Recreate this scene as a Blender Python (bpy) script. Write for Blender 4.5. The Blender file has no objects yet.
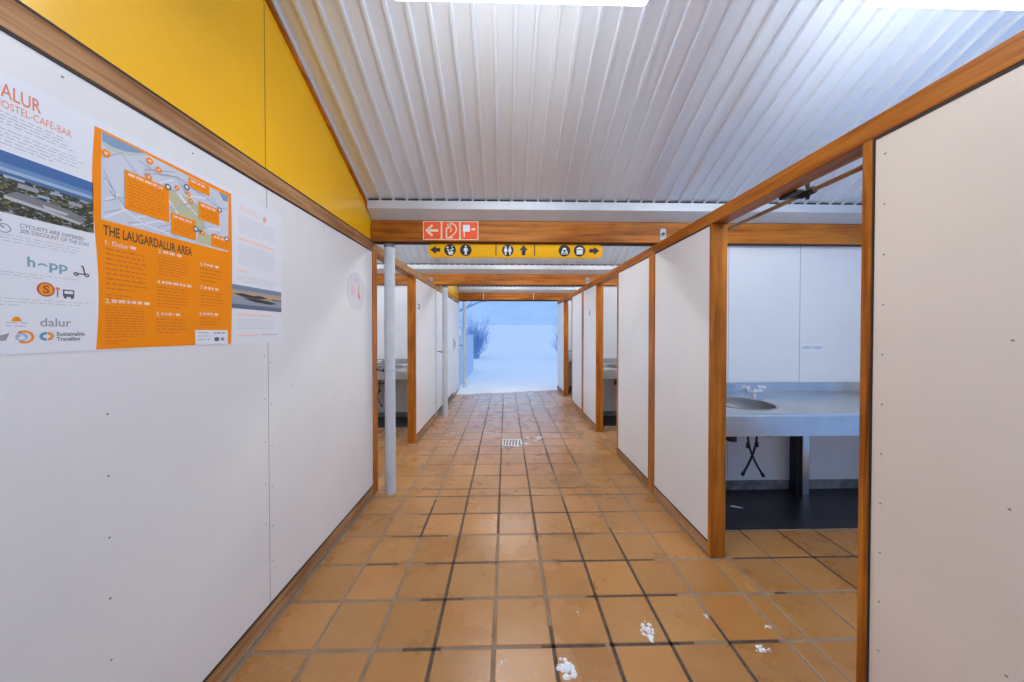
import bpy, bmesh, math, random
from mathutils import Vector, Matrix
random.seed(7)
C = bpy.context.scene.collection
H = 1.321                       # camera height
XL, XR = -1.064, 1.188          # faces of the two corridor walls
BAY = 2.33
FR = 0.09                       # depth of the timber wall frames
SLOPE = 0.497

# ------------------------------------------------------------------ materials
def mat(name, col, rough=0.6, metal=0.0, spec=0.5):
    m = bpy.data.materials.new(name); m.use_nodes = True
    b = m.node_tree.nodes['Principled BSDF']
    b.inputs['Base Color'].default_value = (*col, 1)
    b.inputs['Roughness'].default_value = rough
    b.inputs['Metallic'].default_value = metal
    b.inputs['Specular IOR Level'].default_value = spec
    return m

def nd(m, t, **kw):
    n = m.node_tree.nodes.new(t)
    for k, v in kw.items():
        if k in n.inputs: n.inputs[k].default_value = v
        else: setattr(n, k, v)
    return n
def lk(m, a, ao, b, bi): m.node_tree.links.new(a.outputs[ao], b.inputs[bi])
def bs(m): return m.node_tree.nodes['Principled BSDF']

def coords(m, scale=(1, 1, 1)):
    tc = nd(m, 'ShaderNodeTexCoord'); mp = nd(m, 'ShaderNodeMapping')
    mp.inputs['Scale'].default_value = scale
    lk(m, tc, 'Object', mp, 'Vector'); return mp

def ramp(m, src, out, stops):
    r = nd(m, 'ShaderNodeValToRGB'); e = r.color_ramp.elements
    while len(e) > 1: e.remove(e[0])
    e[0].position = stops[0][0]; e[0].color = (*stops[0][1], 1)
    for p, c in stops[1:]:
        x = e.new(p); x.color = (*c, 1)
    lk(m, src, out, r, 'Fac'); return r

def wood(name, axis, dark, mid, light, rough=0.42):
    m = mat(name, mid, rough, 0.0, 0.16)
    s = [34, 34, 34]; s[axis] = 1.6
    mp = coords(m, s)
    n = nd(m, 'ShaderNodeTexNoise', Scale=1.0, Detail=6.0, Roughness=0.62, Distortion=0.5); lk(m, mp, 0, n, 'Vector')
    r = ramp(m, n, 'Fac', [(0.28, dark), (0.48, mid), (0.72, light)])
    s2 = [7, 7, 7]; s2[axis] = 2.2
    mp2 = coords(m, s2)
    n2 = nd(m, 'ShaderNodeTexNoise', Scale=1.0, Detail=3.0, Roughness=0.55); lk(m, mp2, 0, n2, 'Vector')
    r2 = ramp(m, n2, 'Fac', [(0.3, (0.52, 0.46, 0.42)), (0.58, (1, 1, 1)), (0.8, (1.12, 1.1, 1.05))])
    mx = nd(m, 'ShaderNodeMix', data_type='RGBA', blend_type='MULTIPLY'); mx.inputs['Factor'].default_value = 0.8
    lk(m, r, 'Color', mx, 6); lk(m, r2, 'Color', mx, 7)
    lk(m, mx, 2, bs(m), 'Base Color')
    bp = nd(m, 'ShaderNodeBump', Strength=0.12, Distance=0.002); lk(m, n, 'Fac', bp, 'Height'); lk(m, bp, 0, bs(m), 'Normal')
    return m

WO = dict(dark=(0.20, 0.054, 0.008), mid=(0.47, 0.145, 0.015), light=(0.62, 0.228, 0.028))
WP = dict(dark=(0.24, 0.10, 0.035), mid=(0.46, 0.235, 0.105), light=(0.62, 0.37, 0.20))
M = {}
for ax, nm in enumerate('xyz'): M['wood_' + nm] = wood('timber_' + nm, ax, **WO)
for ax, nm in enumerate('xyz'): M['worn_' + nm] = wood('worn_timber_' + nm, ax, rough=0.6, **WP)

def mottled(name, a, b, scale, rough, metal=0.0, spec=0.5, detail=4.0, bump=0):
    m = mat(name, a, rough, metal, spec)
    n = nd(m, 'ShaderNodeTexNoise', Scale=scale, Detail=detail, Roughness=0.55); lk(m, coords(m), 0, n, 'Vector')
    r = ramp(m, n, 'Fac', [(0.32, a), (0.68, b)]); lk(m, r, 'Color', bs(m), 'Base Color')
    if bump:
        bp = nd(m, 'ShaderNodeBump', Strength=0.5, Distance=bump); lk(m, n, 'Fac', bp, 'Height'); lk(m, bp, 0, bs(m), 'Normal')
    return m
M['panel'] = mottled('white_laminate_panel', (0.77, 0.765, 0.77), (0.81, 0.805, 0.81), 2.5, 0.42)
M['cream'] = mottled('warm_white_laminate_panel', (0.83, 0.72, 0.62), (0.87, 0.76, 0.66), 2.5, 0.42)
M['yellow'] = mottled('yellow_laminate', (0.93, 0.485, 0.004), (0.97, 0.52, 0.008), 3.0, 0.24)
M['seam'] = mat('panel_seam', (0.22, 0.22, 0.23), 0.8)
M['seam_and_shade'] = mat('dark_seam_and_shade', (0.035, 0.02, 0.014), 0.7)  # dark tone for real seams and for shade painted into gaps
M['screw'] = mat('screw', (0.30, 0.29, 0.28), 0.4, 0.3)
M['zinc'] = mottled('zinc_gutter', (0.52, 0.53, 0.55), (0.62, 0.63, 0.65), 3.0, 0.5, 0.3)
M['pipe'] = mottled('grey_painted_pipe', (0.56, 0.59, 0.63), (0.62, 0.65, 0.69), 9.0, 0.45)
M['plate'] = mat('galvanised_plate', (0.22, 0.23, 0.24), 0.45, 0.7)
M['iron'] = mat('dark_iron', (0.03, 0.03, 0.032), 0.5, 0.5)
M['steel'] = mottled('brushed_steel', (0.50, 0.50, 0.51), (0.60, 0.60, 0.61), 5.0, 0.24, 0.95)
M['bowl'] = mat('steel_bowl', (0.30, 0.29, 0.28), 0.35, 0.9)
M['chrome'] = mat('chrome', (0.85, 0.85, 0.87), 0.12, 1.0)
M['rubber'] = mat('black_rubber', (0.015, 0.016, 0.02), 0.5)
M['greyplastic'] = mat('grey_plastic', (0.22, 0.23, 0.26), 0.5)
M['copper'] = mottled('aged_copper', (0.26, 0.15, 0.075), (0.40, 0.26, 0.14), 12.0, 0.4, 0.6)
M['greyskirt'] = mottled('stained_grey_skirting', (0.10, 0.10, 0.10), (0.30, 0.30, 0.31), 9.0, 0.6)
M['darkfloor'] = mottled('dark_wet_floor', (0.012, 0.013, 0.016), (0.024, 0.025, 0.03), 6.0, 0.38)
M['paper'] = mat('white_paper', (0.80, 0.81, 0.86), 0.45)
M['posterorange'] = mat('poster_orange', (0.98, 0.285, 0.004), 0.5, 0, 0.2)
M['signyellow'] = mat('sign_yellow', (0.98, 0.50, 0.008), 0.5, 0, 0.2)
M['signblack'] = mat('sign_black', (0.022, 0.02, 0.026), 0.45)
M['red'] = mat('sign_red', (0.95, 0.115, 0.026), 0.5, 0, 0.25)
M['signcream'] = mat('sign_cream', (0.88, 0.72, 0.52), 0.45)
M['white'] = mat('plain_white', (0.85, 0.85, 0.85), 0.45)

def lamp_mat():
    m = bpy.data.materials.new('lit_diffuser'); m.use_nodes = True; t = m.node_tree; t.nodes.clear()
    e = t.nodes.new('ShaderNodeEmission'); e.inputs['Color'].default_value = (0.98, 1.0, 0.98, 1); e.inputs['Strength'].default_value = 40.0
    o = t.nodes.new('ShaderNodeOutputMaterial'); t.links.new(e.outputs[0], o.inputs[0]); return m
M['lamp'] = lamp_mat()

def tile_mat():
    m = mat('terracotta_tile', (0.40, 0.17, 0.05), 0.4)
    mp = coords(m)
    n = nd(m, 'ShaderNodeTexNoise', Scale=2.3, Detail=5.0, Roughness=0.6); lk(m, mp, 0, n, 'Vector')
    r = ramp(m, n, 'Fac', [(0.3, (0.39, 0.168, 0.045)), (0.55, (0.46, 0.215, 0.064)), (0.75, (0.51, 0.26, 0.098))])
    at = nd(m, 'ShaderNodeAttribute'); at.attribute_name = 'tint'
    mx = nd(m, 'ShaderNodeMix', data_type='RGBA', blend_type='MULTIPLY'); mx.inputs['Factor'].default_value = 1.0
    lk(m, r, 'Color', mx, 6); lk(m, at, 'Color', mx, 7)
    v = nd(m, 'ShaderNodeTexNoise', Scale=9.0, Detail=5.0, Roughness=0.7); lk(m, mp, 0, v, 'Vector')
    r2 = ramp(m, v, 'Fac', [(0.70, (1, 1, 1)), (0.80, (0.74, 0.66, 0.6))])
    mx2 = nd(m, 'ShaderNodeMix', data_type='RGBA', blend_type='MULTIPLY'); mx2.inputs['Factor'].default_value = 0.3
    lk(m, mx, 2, mx2, 6); lk(m, r2, 'Color', mx2, 7)
    # pale reflection of the exit opening painted into the tile colour, fading inward
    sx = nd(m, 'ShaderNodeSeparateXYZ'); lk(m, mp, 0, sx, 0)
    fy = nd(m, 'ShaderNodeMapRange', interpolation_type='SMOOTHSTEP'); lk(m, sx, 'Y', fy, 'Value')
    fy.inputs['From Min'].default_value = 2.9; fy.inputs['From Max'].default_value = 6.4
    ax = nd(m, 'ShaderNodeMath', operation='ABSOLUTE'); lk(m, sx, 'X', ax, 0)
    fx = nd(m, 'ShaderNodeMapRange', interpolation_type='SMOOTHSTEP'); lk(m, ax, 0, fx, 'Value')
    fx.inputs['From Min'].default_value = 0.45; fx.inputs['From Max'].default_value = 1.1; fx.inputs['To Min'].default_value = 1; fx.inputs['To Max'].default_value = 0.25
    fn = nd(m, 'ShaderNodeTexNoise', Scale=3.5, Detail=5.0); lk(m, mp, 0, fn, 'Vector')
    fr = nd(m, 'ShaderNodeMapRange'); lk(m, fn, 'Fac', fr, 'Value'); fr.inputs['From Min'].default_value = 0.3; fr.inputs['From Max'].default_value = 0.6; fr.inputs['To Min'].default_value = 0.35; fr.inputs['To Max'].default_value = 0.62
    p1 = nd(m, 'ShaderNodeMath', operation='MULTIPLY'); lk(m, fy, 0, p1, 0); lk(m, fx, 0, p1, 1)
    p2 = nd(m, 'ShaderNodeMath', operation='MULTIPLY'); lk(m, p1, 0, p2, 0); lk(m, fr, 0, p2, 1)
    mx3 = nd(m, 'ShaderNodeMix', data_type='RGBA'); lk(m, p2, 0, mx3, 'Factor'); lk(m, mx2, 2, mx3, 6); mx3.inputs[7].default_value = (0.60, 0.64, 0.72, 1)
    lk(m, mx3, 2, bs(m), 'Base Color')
    rr = nd(m, 'ShaderNodeMapRange'); rr.inputs['To Min'].default_value = 0.20; rr.inputs['To Max'].default_value = 0.36
    lk(m, n, 'Fac', rr, 'Value'); lk(m, rr, 0, bs(m), 'Roughness')
    return m
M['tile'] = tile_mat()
M['grout'] = mottled('pale_grout', (0.22, 0.145, 0.09), (0.32, 0.225, 0.15), 14.0, 0.8)
M['darkgrout'] = mottled('dark_damp_grout', (0.045, 0.028, 0.018), (0.12, 0.075, 0.045), 30.0, 0.6)

def roof_mat():
    m = mat('galvanised_sheet', (0.5, 0.5, 0.52), 0.36, 0.5)
    mp = coords(m, (3, 0.5, 0.5))
    n = nd(m, 'ShaderNodeTexNoise', Scale=1.0, Detail=3.0, Roughness=0.5); lk(m, mp, 0, n, 'Vector')
    r = ramp(m, n, 'Fac', [(0.3, (0.67, 0.72, 0.80)), (0.7, (0.76, 0.81, 0.89))])
    mp2 = coords(m, (5, 0.7, 0.7))
    n2 = nd(m, 'ShaderNodeTexNoise', Scale=1.0, Detail=3.0, Roughness=0.55); lk(m, mp2, 0, n2, 'Vector')
    r2 = ramp(m, n2, 'Fac', [(0.60, (1, 1, 1)), (0.75, (0.92, 0.79, 0.66))])
    mx = nd(m, 'ShaderNodeMix', data_type='RGBA', blend_type='MULTIPLY'); mx.inputs['Factor'].default_value = 0.7
    lk(m, r, 'Color', mx, 6); lk(m, r2, 'Color', mx, 7); lk(m, mx, 2, bs(m), 'Base Color')
    return m
M['roof'] = roof_mat()

def snow_mat():
    m = mat('snow', (0.86, 0.88, 0.90), 0.8, 0, 0.2)
    n = nd(m, 'ShaderNodeTexNoise', Scale=3.0, Detail=6.0); lk(m, coords(m), 0, n, 'Vector')
    bp = nd(m, 'ShaderNodeBump', Strength=0.35, Distance=0.05); lk(m, n, 'Fac', bp, 'Height'); lk(m, bp, 0, bs(m), 'Normal')
    return m
M['snow'] = snow_mat()
M['snowclump'] = mat('snow_clump', (0.86, 0.87, 0.89), 0.7)
M['twig'] = mottled('hazy_frosted_twig', (0.28, 0.46, 0.72), (0.38, 0.56, 0.82), 20, 0.8)  # frosted twigs with blue haze painted into the colour
M['hazehill'] = mottled('hazy_wooded_slope', (0.62, 0.76, 0.88), (0.74, 0.84, 0.92), 0.35, 0.95, spec=0.0)  # distance haze is painted into the slope's blue colour
M['fence'] = mottled('weathered_blue_grey_boards', (0.46, 0.60, 0.78), (0.56, 0.69, 0.86), 5.0, 0.8)

# ------------------------------------------------------------------ mesh builder
class MB:
    def __init__(s): s.v = []; s.f = []; s.m = []; s.mats = []
    def mi(s, m):
        if m not in s.mats: s.mats.append(m)
        return s.mats.index(m)
    def face(s, pts, m):
        n = len(s.v); s.v += [tuple(p) for p in pts]; s.f.append(list(range(n, n + len(pts)))); s.m.append(s.mi(m)); return s
    def box(s, x0, x1, y0, y1, z0, z1, m, bev=0.0):
        x0, x1 = min(x0, x1), max(x0, x1); y0, y1 = min(y0, y1), max(y0, y1); z0, z1 = min(z0, z1), max(z0, z1)
        if bev:
            bm = bmesh.new(); bmesh.ops.create_cube(bm, size=1.0)
            for v in bm.verts:
                v.co = Vector(((x0 + x1) / 2 + v.co.x * (x1 - x0), (y0 + y1) / 2 + v.co.y * (y1 - y0), (z0 + z1) / 2 + v.co.z * (z1 - z0)))
            bmesh.ops.bevel(bm, geom=list(bm.edges), offset=bev, segments=2, affect='EDGES', profile=0.5)
            s.addbm(bm, m); return s
        n = len(s.v); k = s.mi(m)
        s.v += [(x0, y0, z0), (x1, y0, z0), (x1, y1, z0), (x0, y1, z0), (x0, y0, z1), (x1, y0, z1), (x1, y1, z1), (x0, y1, z1)]
        for q in ((3, 2, 1, 0), (4, 5, 6, 7), (0, 1, 5, 4), (1, 2, 6, 5), (2, 3, 7, 6), (3, 0, 4, 7)):
            s.f.append([n + i for i in q]); s.m.append(k)
        return s
    def addbm(s, bm, m):
        n = len(s.v); k = s.mi(m); bm.verts.index_update()
        s.v += [tuple(v.co) for v in bm.verts]
        for f in bm.faces: s.f.append([n + v.index for v in f.verts]); s.m.append(k)
        bm.free()
    def prism(s, poly, axis, a0, a1, m):
        """poly: 2D outline in the other two axes (in xyz order), pushed along axis from a0 to a1"""
        def P(p, a): q = list(p); q.insert(axis, a); return tuple(q)
        n = len(s.v); k = s.mi(m); N = len(poly)
        s.v += [P(p, a0) for p in poly] + [P(p, a1) for p in poly]
        s.f.append([n + i for i in range(N)][::-1]); s.m.append(k)
        s.f.append([n + N + i for i in range(N)]); s.m.append(k)
        for i in range(N):
            j = (i + 1) % N; s.f.append([n + i, n + j, n + N + j, n + N + i]); s.m.append(k)
        return s
    def tube(s, pts, r, m, seg=10, cap=True):
        pts = [Vector(p) for p in pts]; rs = r if isinstance(r, (list, tuple)) else [r] * len(pts)
        n = len(s.v); k = s.mi(m); up = None
        for i, p in enumerate(pts):
            d = (pts[min(i + 1, len(pts) - 1)] - pts[max(i - 1, 0)]).normalized()
            if up is None: up = Vector((0, 0, 1)) if abs(d.z) < 0.9 else Vector((1, 0, 0))
            a = d.cross(up).normalized(); b = a.cross(d).normalized(); up = b
            for j in range(seg):
                t = 2 * math.pi * j / seg; s.v.append(tuple(p + (a * math.cos(t) + b * math.sin(t)) * rs[i]))
        for i in range(len(pts) - 1):
            for j in range(seg):
                j2 = (j + 1) % seg
                s.f.append([n + i * seg + j, n + i * seg + j2, n + (i + 1) * seg + j2, n + (i + 1) * seg + j]); s.m.append(k)
        if cap:
            s.f.append([n + j for j in range(seg)][::-1]); s.m.append(k)
            s.f.append([n + (len(pts) - 1) * seg + j for j in range(seg)]); s.m.append(k)
        return s
    def lathe(s, prof, cx, cy, m, seg=28):
        """prof: list of (radius, z)"""
        n = len(s.v); k = s.mi(m)
        for r, z in prof:
            for j in range(seg):
                t = 2 * math.pi * j / seg; s.v.append((cx + r * math.cos(t), cy + r * math.sin(t), z))
        for i in range(len(prof) - 1):
            for j in range(seg):
                j2 = (j + 1) % seg
                s.f.append([n + i * seg + j, n + i * seg + j2, n + (i + 1) * seg + j2, n + (i + 1) * seg + j]); s.m.append(k)
        return s
    def build(s, name, parent=None, loc=None, smooth=False, fixn=True):
        off = Vector(loc) if loc is not None else Vector((0, 0, 0))
        base = off
        if parent is not None:
            base = world_loc(parent)
        me = bpy.data.meshes.new(name)
        me.from_pydata([tuple(Vector(v) - base) for v in s.v], [], s.f)
        for m in s.mats: me.materials.append(m)
        me.polygons.foreach_set('material_index', s.m)
        if fixn:
            bm = bmesh.new(); bm.from_mesh(me); bmesh.ops.recalc_face_normals(bm, faces=bm.faces); bm.to_mesh(me); bm.free()
        if smooth:
            me.polygons.foreach_set('use_smooth', [True] * len(me.polygons))
            me.set_sharp_from_angle(angle=math.radians(40))
        me.update()
        o = bpy.data.objects.new(name, me); C.objects.link(o)
        if parent is not None: o.parent = parent
        else: o.location = base
        return o

def world_loc(o):
    l = Vector(o.location)
    while o.parent is not None: o = o.parent; l += Vector(o.location)
    return l
def empty(name, loc, label, cat, group=None):
    o = bpy.data.objects.new(name, None); o.empty_display_size = 0.1; C.objects.link(o); o.location = loc
    return tag(o, label, cat, group)
def tag(o, label, cat, group=None):
    o['label'] = label; o['category'] = cat
    if group: o['group'] = group
    return o
def struct(o, label=None, cat=None):
    o['kind'] = 'structure'
    if label: o['label'] = label
    if cat: o['category'] = cat
    return o

# planes on which flat marks are drawn:  fn(u, v, d) -> world point, d = height above the surface
def on_left(x): return lambda u, v, d=0.0: (x + d, u, v)
def on_right(x): return lambda u, v, d=0.0: (x - d, -u, v)          # u = -Y so that text reads properly
def on_front(y): return lambda u, v, d=0.0: (u, y - d, v)

def rect(mb, pl, u0, u1, v0, v1, m, d=0.0):
    return mb.face([pl(u0, v0, d), pl(u1, v0, d), pl(u1, v1, d), pl(u0, v1, d)], m)
def poly(mb, pl, pts, m, d=0.0): return mb.face([pl(u, v, d) for u, v in pts], m)
def disc(mb, pl, u, v, r, m, d=0.0, n=24, ru=None):
    return mb.face([pl(u + (ru or r) * math.cos(2 * math.pi * i / n), v + r * math.sin(2 * math.pi * i / n), d) for i in range(n)], m)
def ring(mb, pl, u, v, r0, r1, m, d=0.0, n=24, a0=0.0, a1=2 * math.pi):
    for i in range(n):
        s, t = a0 + (a1 - a0) * i / n, a0 + (a1 - a0) * (i + 1) / n
        mb.face([pl(u + r0 * math.cos(s), v + r0 * math.sin(s), d), pl(u + r1 * math.cos(s), v + r1 * math.sin(s), d),
                 pl(u + r1 * math.cos(t), v + r1 * math.sin(t), d), pl(u + r0 * math.cos(t), v + r0 * math.sin(t), d)], m)
    return mb
def stroke(mb, pl, pts, w, m, d=0.0):
    for (a, b), (c, e) in zip(pts[:-1], pts[1:]):
        L = math.hypot(c - a, e - b) or 1e-6; nx, ny = -(e - b) / L * w / 2, (c - a) / L * w / 2
        mb.face([pl(a - nx, b - ny, d), pl(c - nx, e - ny, d), pl(c + nx, e + ny, d), pl(a + nx, b + ny, d)], m)
    return mb
def text(mb, pl, s, u0, u1, v0, v1, m, d=0.0, spacing=1.0, shear=0.0, bold=0.0):
    """lettering stretched into the box u0..u1, v0..v1 (v0..v1 = height of capitals); u1 None keeps proportions"""
    cu = bpy.data.curves.new('lettering', 'FONT'); cu.body = s; cu.space_character = spacing; cu.shear = shear; cu.resolution_u = 3
    cu.offset = bold
    o = bpy.data.objects.new('lettering', cu); C.objects.link(o)
    me = bpy.data.meshes.new_from_object(o.evaluated_get(bpy.context.evaluated_depsgraph_get()))
    bpy.data.objects.remove(o); bpy.data.curves.remove(cu)
    if not me.vertices: return mb
    xs = [v.co.x for v in me.vertices]; x0, x1 = min(xs), max(xs)
    sv = (v1 - v0) / 0.69; su = (u1 - u0) / (x1 - x0) if u1 is not None else sv
    n = len(mb.v); k = mb.mi(m)
    mb.v += [pl(u0 + (v.co.x - x0) * su, v0 + v.co.y * sv, d) for v in me.vertices]
    for p in me.polygons: mb.f.append([n + i for i in p.vertices]); mb.m.append(k)
    bpy.data.meshes.remove(me); return mb
def para(mb, pl, u0, u1, v0, v1, n, m, d=0.0, last=0.6, fill=0.42):
    """n lines of print too small to read"""
    st = (v1 - v0) / n
    for i in range(n):
        top = v1 - i * st; u = u0; end = u0 + (u1 - u0) * ((random.uniform(0.88, 1.0)) if i < n - 1 else last)
        while u < end:
            w = random.uniform(0.006, 0.019); e = min(u + w, end)
            rect(mb, pl, u, e, top - st * fill * (.72 if n > 1 else 1), top, m, d); u = e + 0.0035
    return mb

# ------------------------------------------------------------------ camera
cam = bpy.data.cameras.new('camera'); co = bpy.data.objects.new('camera', cam); C.objects.link(co)
cam.sensor_width = 36.0; cam.lens = 318.0 / 1024 * 36.0; cam.clip_start = 0.02; cam.clip_end = 500
cam.shift_x = -1.3 / 1024; cam.shift_y = -5.8 / 1024
co.location = (0, 0, H); co.rotation_euler = (math.radians(90 - 0.66), 0, math.radians(-1.37))
bpy.context.scene.camera = co

# ------------------------------------------------------------------ floor
def build_floor():
    mb = MB(); J = 0.007; tint = []
    rows = []
    for n in range(-2, 3):
        y = 2.546 + BAY * n; rows.append((y, y + 0.118))
        for k in range(9): a = y + 0.118 + k * 0.2458; rows.append((a, a + 0.2458))
    rows = [(r[0], min(r[1], 7.3)) for r in rows if r[0] > -1.6 and r[0] < 7.25]
    cols = [(-1.05 + .25 * k, -0.80 + .25 * k) for k in range(9)] + [(1.2, 1.303)] + [(1.303 + .25 * k, 1.553 + .25 * k) for k in range(8)]
    cols += [(-1.15, -1.05)] + [(-1.40 - .25 * k, -1.15 - .25 * k) for k in range(8)]
    mb.box(-3.32, 3.32, -1.75, 7.3, -0.12, -0.003, M['grout'])
    nf = len(mb.f)
    tiles = []
    for (a, b) in rows:
        for (c, d) in cols:
            if -0.06 < c < -0.04 and 3.6 < a < 3.7: continue          # the floor drain sits here
            x0, x1, y0, y1 = c + J, d - J, a + J, b - J
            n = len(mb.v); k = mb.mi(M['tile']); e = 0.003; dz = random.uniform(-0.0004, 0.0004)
            mb.v += [(x0, y0, -0.003), (x1, y0, -0.003), (x1, y1, -0.003), (x0, y1, -0.003),
                     (x0 + e, y0 + e, dz), (x1 - e, y0 + e, dz), (x1 - e, y1 - e, dz), (x0 + e, y1 - e, dz)]
            for q in ((4, 5, 6, 7), (0, 1, 5, 4), (1, 2, 6, 5), (2, 3, 7, 6), (3, 0, 4, 7)):
                mb.f.append([n + i for i in q]); mb.m.append(k)
            tiles.append((len(mb.f) - 5, random.uniform(0.86, 1.06)))
    def vjoint(x, y0, y1): mb.face([(x - J, y0, -.0021), (x + J, y0, -.0021), (x + J, y1, -.0021), (x - J, y1, -.0021)], M['darkgrout'])
    def hjoint(y, x0, x1): mb.face([(x0, y - J, -.0021), (x1, y - J, -.0021), (x1, y + J, -.0021), (x0, y + J, -.0021)], M['darkgrout'])
    for x, a, b in ((-.30, -1.2, 6.2), (-.05, 2.07, 3.6), (-.05, 4.0, 6.0), (.20, 0.4, 1.41), (.20, 1.98, 3.45), (.20, 3.9, 5.4), (.45, -.5, 2.52),
                    (.45, 2.9, 3.62), (.45, 3.85, 6.3), (.70, -.4, 2.12), (.70, 3.1, 3.72), (.95, 0.5, 1.44), (-.55, 2.05, 2.5), (-.55, 3.3, 4.3),
                    (1.803, 1.55, 2.1), (2.053, 1.7, 2.1), (1.553, 1.98, 2.12), (.70, 4.6, 5.2)):
        vjoint(x, a, b)
    R = lambda n, k: 2.546 + BAY * n + 0.118 + k * 0.2458
    for y, a, b in ((R(-1, 4), -.43, -.27), (R(-1, 4), .15, .42), (R(-1, 4), .44, .80), (R(-1, 4), .95, 1.17), (R(-1, 5), -.42, -.21), (R(-1, 5), .40, .86),
                    (R(-1, 6), -.79, -.61), (R(-1, 6), -.46, -.04), (R(-1, 6), .29, .86), (R(-1, 7), -.74, -.37), (R(-1, 7), .20, .58),
                    (R(-1, 8), -.62, -.02), (R(-1, 8), .12, .84), (2.546, -.72, .3), (2.546, .5, 1.0), (2.664, -.7, -.15), (2.664, .28, .62), (R(0, 1), -.2, .2),
                    (R(0, 3), -.9, -.3), (R(0, 3), .35, .95), (R(0, 4), .3, .65), (R(0, 6), -.3, .9), (R(-1, 6), 1.33, 2.3), (R(-1, 5), 1.36, 1.42), (R(-1, 3), -.2, .5)):
        hjoint(y, a, b)
    o = mb.build('floor', fixn=False)
    ca = o.data.color_attributes.new('tint', 'FLOAT_COLOR', 'CORNER')
    vals = {}
    for f, t in tiles:
        w = random.uniform(-0.03, 0.03)
        for q in range(f, f + 5): vals[q] = (t, t * (1 + w), t * (1 + 2 * w), 1)
    for p in o.data.polygons:
        c = vals.get(p.index, (1, 1, 1, 1))
        for li in p.loop_indices: ca.data[li].color = c
    struct(o, 'square terracotta floor tiles with pale and dark joints')
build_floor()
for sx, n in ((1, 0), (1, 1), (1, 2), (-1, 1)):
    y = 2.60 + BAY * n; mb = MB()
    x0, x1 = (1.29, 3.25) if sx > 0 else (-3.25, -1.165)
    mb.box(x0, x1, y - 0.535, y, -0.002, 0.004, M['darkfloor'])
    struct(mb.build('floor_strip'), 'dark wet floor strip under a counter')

# ------------------------------------------------------------------ walls
trim_n = [0]
def trim(mb, label):
    trim_n[0] += 1
    return struct(mb.build('trim_%d' % trim_n[0]), label)

REC = 0.005                     # the sheets sit this far behind the timber frame
def screw(mb, x, y, z, sgn):
    mb.tube([(x, y, z), (x + sgn * 0.0012, y, z)], 0.0028, M['screw'], 8)
ZR = {-1: (1.967, 2.039), 1: (1.945, 2.014)}
def side_wall(name, s, y0, y1, seams=(), screws=(), m=None, label=None):
    """one sheet wall between two posts; s = -1 left wall, +1 right wall"""
    X = XL if s < 0 else XR; mb = MB()
    f = X + s * REC; b = X + s * (FR - REC)
    mb.box(f, b, y0, y1, 0.0, ZR[s][0] + 0.01, m or M['panel'])
    for y in seams: mb.box(f - s * 0.0004, f + s * 0.002, y - 0.0013, y + 0.0013, 0.07, ZR[s][0], M['seam'])
    for y, z in screws: screw(mb, f, y, z, -s)
    # dark strips that paint the shadow gap along the sheet's top and bottom
    mb.box(f - s * 0.003, f, y0, y1, ZR[s][0] - 0.008, ZR[s][0] + 0.004, M['seam_and_shade'])
    mb.box(f - s * 0.003, f, y0, y1, 0.07, 0.088, M['seam_and_shade'])
    return struct(mb.build(name), label)
def skirt(name, s, y0, y1, m):
    X = XL if s < 0 else XR; mb = MB()
    mb.box(X, X + s * FR, y0, y1, 0.0, 0.078, m, 0.003)
    mb.box(X - s * 0.006, X + s * 0.01, y0, y1, -0.002, 0.016, M['grout'])
    return struct(mb.build(name))
def rail(s, y0, y1, m, label):
    X = XL if s < 0 else XR; z0, z1 = ZR[s]; mb = MB()
    mb.box(X, X + s * FR, y0, y1, z0, z1, m, 0.003)
    return trim(mb, label)
def post(s, y0, y1, m, label, z1=None):
    X = XL if s < 0 else XR; mb = MB()
    mb.box(X - s * 0.002, X + s * (FR + 0.002), y0, y1, 0.0, z1 or ZR[s][0], m, 0.003)
    return trim(mb, label)

k = 1.069 / 1.064
LS = [(0.873 * k, z) for z in (1.10, 0.932, 0.765, 0.60, 0.432, 0.27)]
for z in (1.21, 1.02, 0.83, 0.64, 0.46, 0.30): LS += [(1.447 * k - 0.02, z), (1.447 * k + 0.02, z - 0.03)]
LS += [(0.80, 1.935), (1.12, 1.93), (1.9, 1.93), (2.0, 0.9), (0.25, 1.1), (0.25, 0.6), (1.62, 1.05), (2.3, 1.0), (2.3, .6)]
side_wall('wall_left', -1, -1.7, 2.575, seams=(1.449 * k, -.3, .25), screws=LS, label='long white sheet wall carrying the poster')
skirt('baseboard_left', -1, -1.7, 2.575, M['worn_y'])
rail(-1, -1.7, 2.66, M['worn_y'], 'worn timber rail along the top of the left wall')
post(-1, 2.575, 2.66, M['wood_z'], 'timber post ending the left wall behind the grey pipe')
# second bay on the left: opening, jamb, sheet; third bay: sheet and a flush door
rail(-1, 2.66, 7.3, M['worn_y'], 'timber rail over the further left wall')
post(-1, 3.765, 3.80, M['wood_z'], 'timber jamb on the far side of the left opening')
side_wall('wall_left_far', -1, 3.80, 4.86, label='white sheet wall past the left opening')
skirt('baseboard_left_far', -1, 3.80, 4.86, M['worn_y'])
skirt('baseboard_left_end', -1, 4.90, 6.5, M['greyskirt'])
post(-1, 4.86, 4.90, M['pipe'], 'grey joint strip by the second pipe')
side_wall('wall_left_end', -1, 4.90, 6.50, label='white sheet wall next to the exit')
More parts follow.
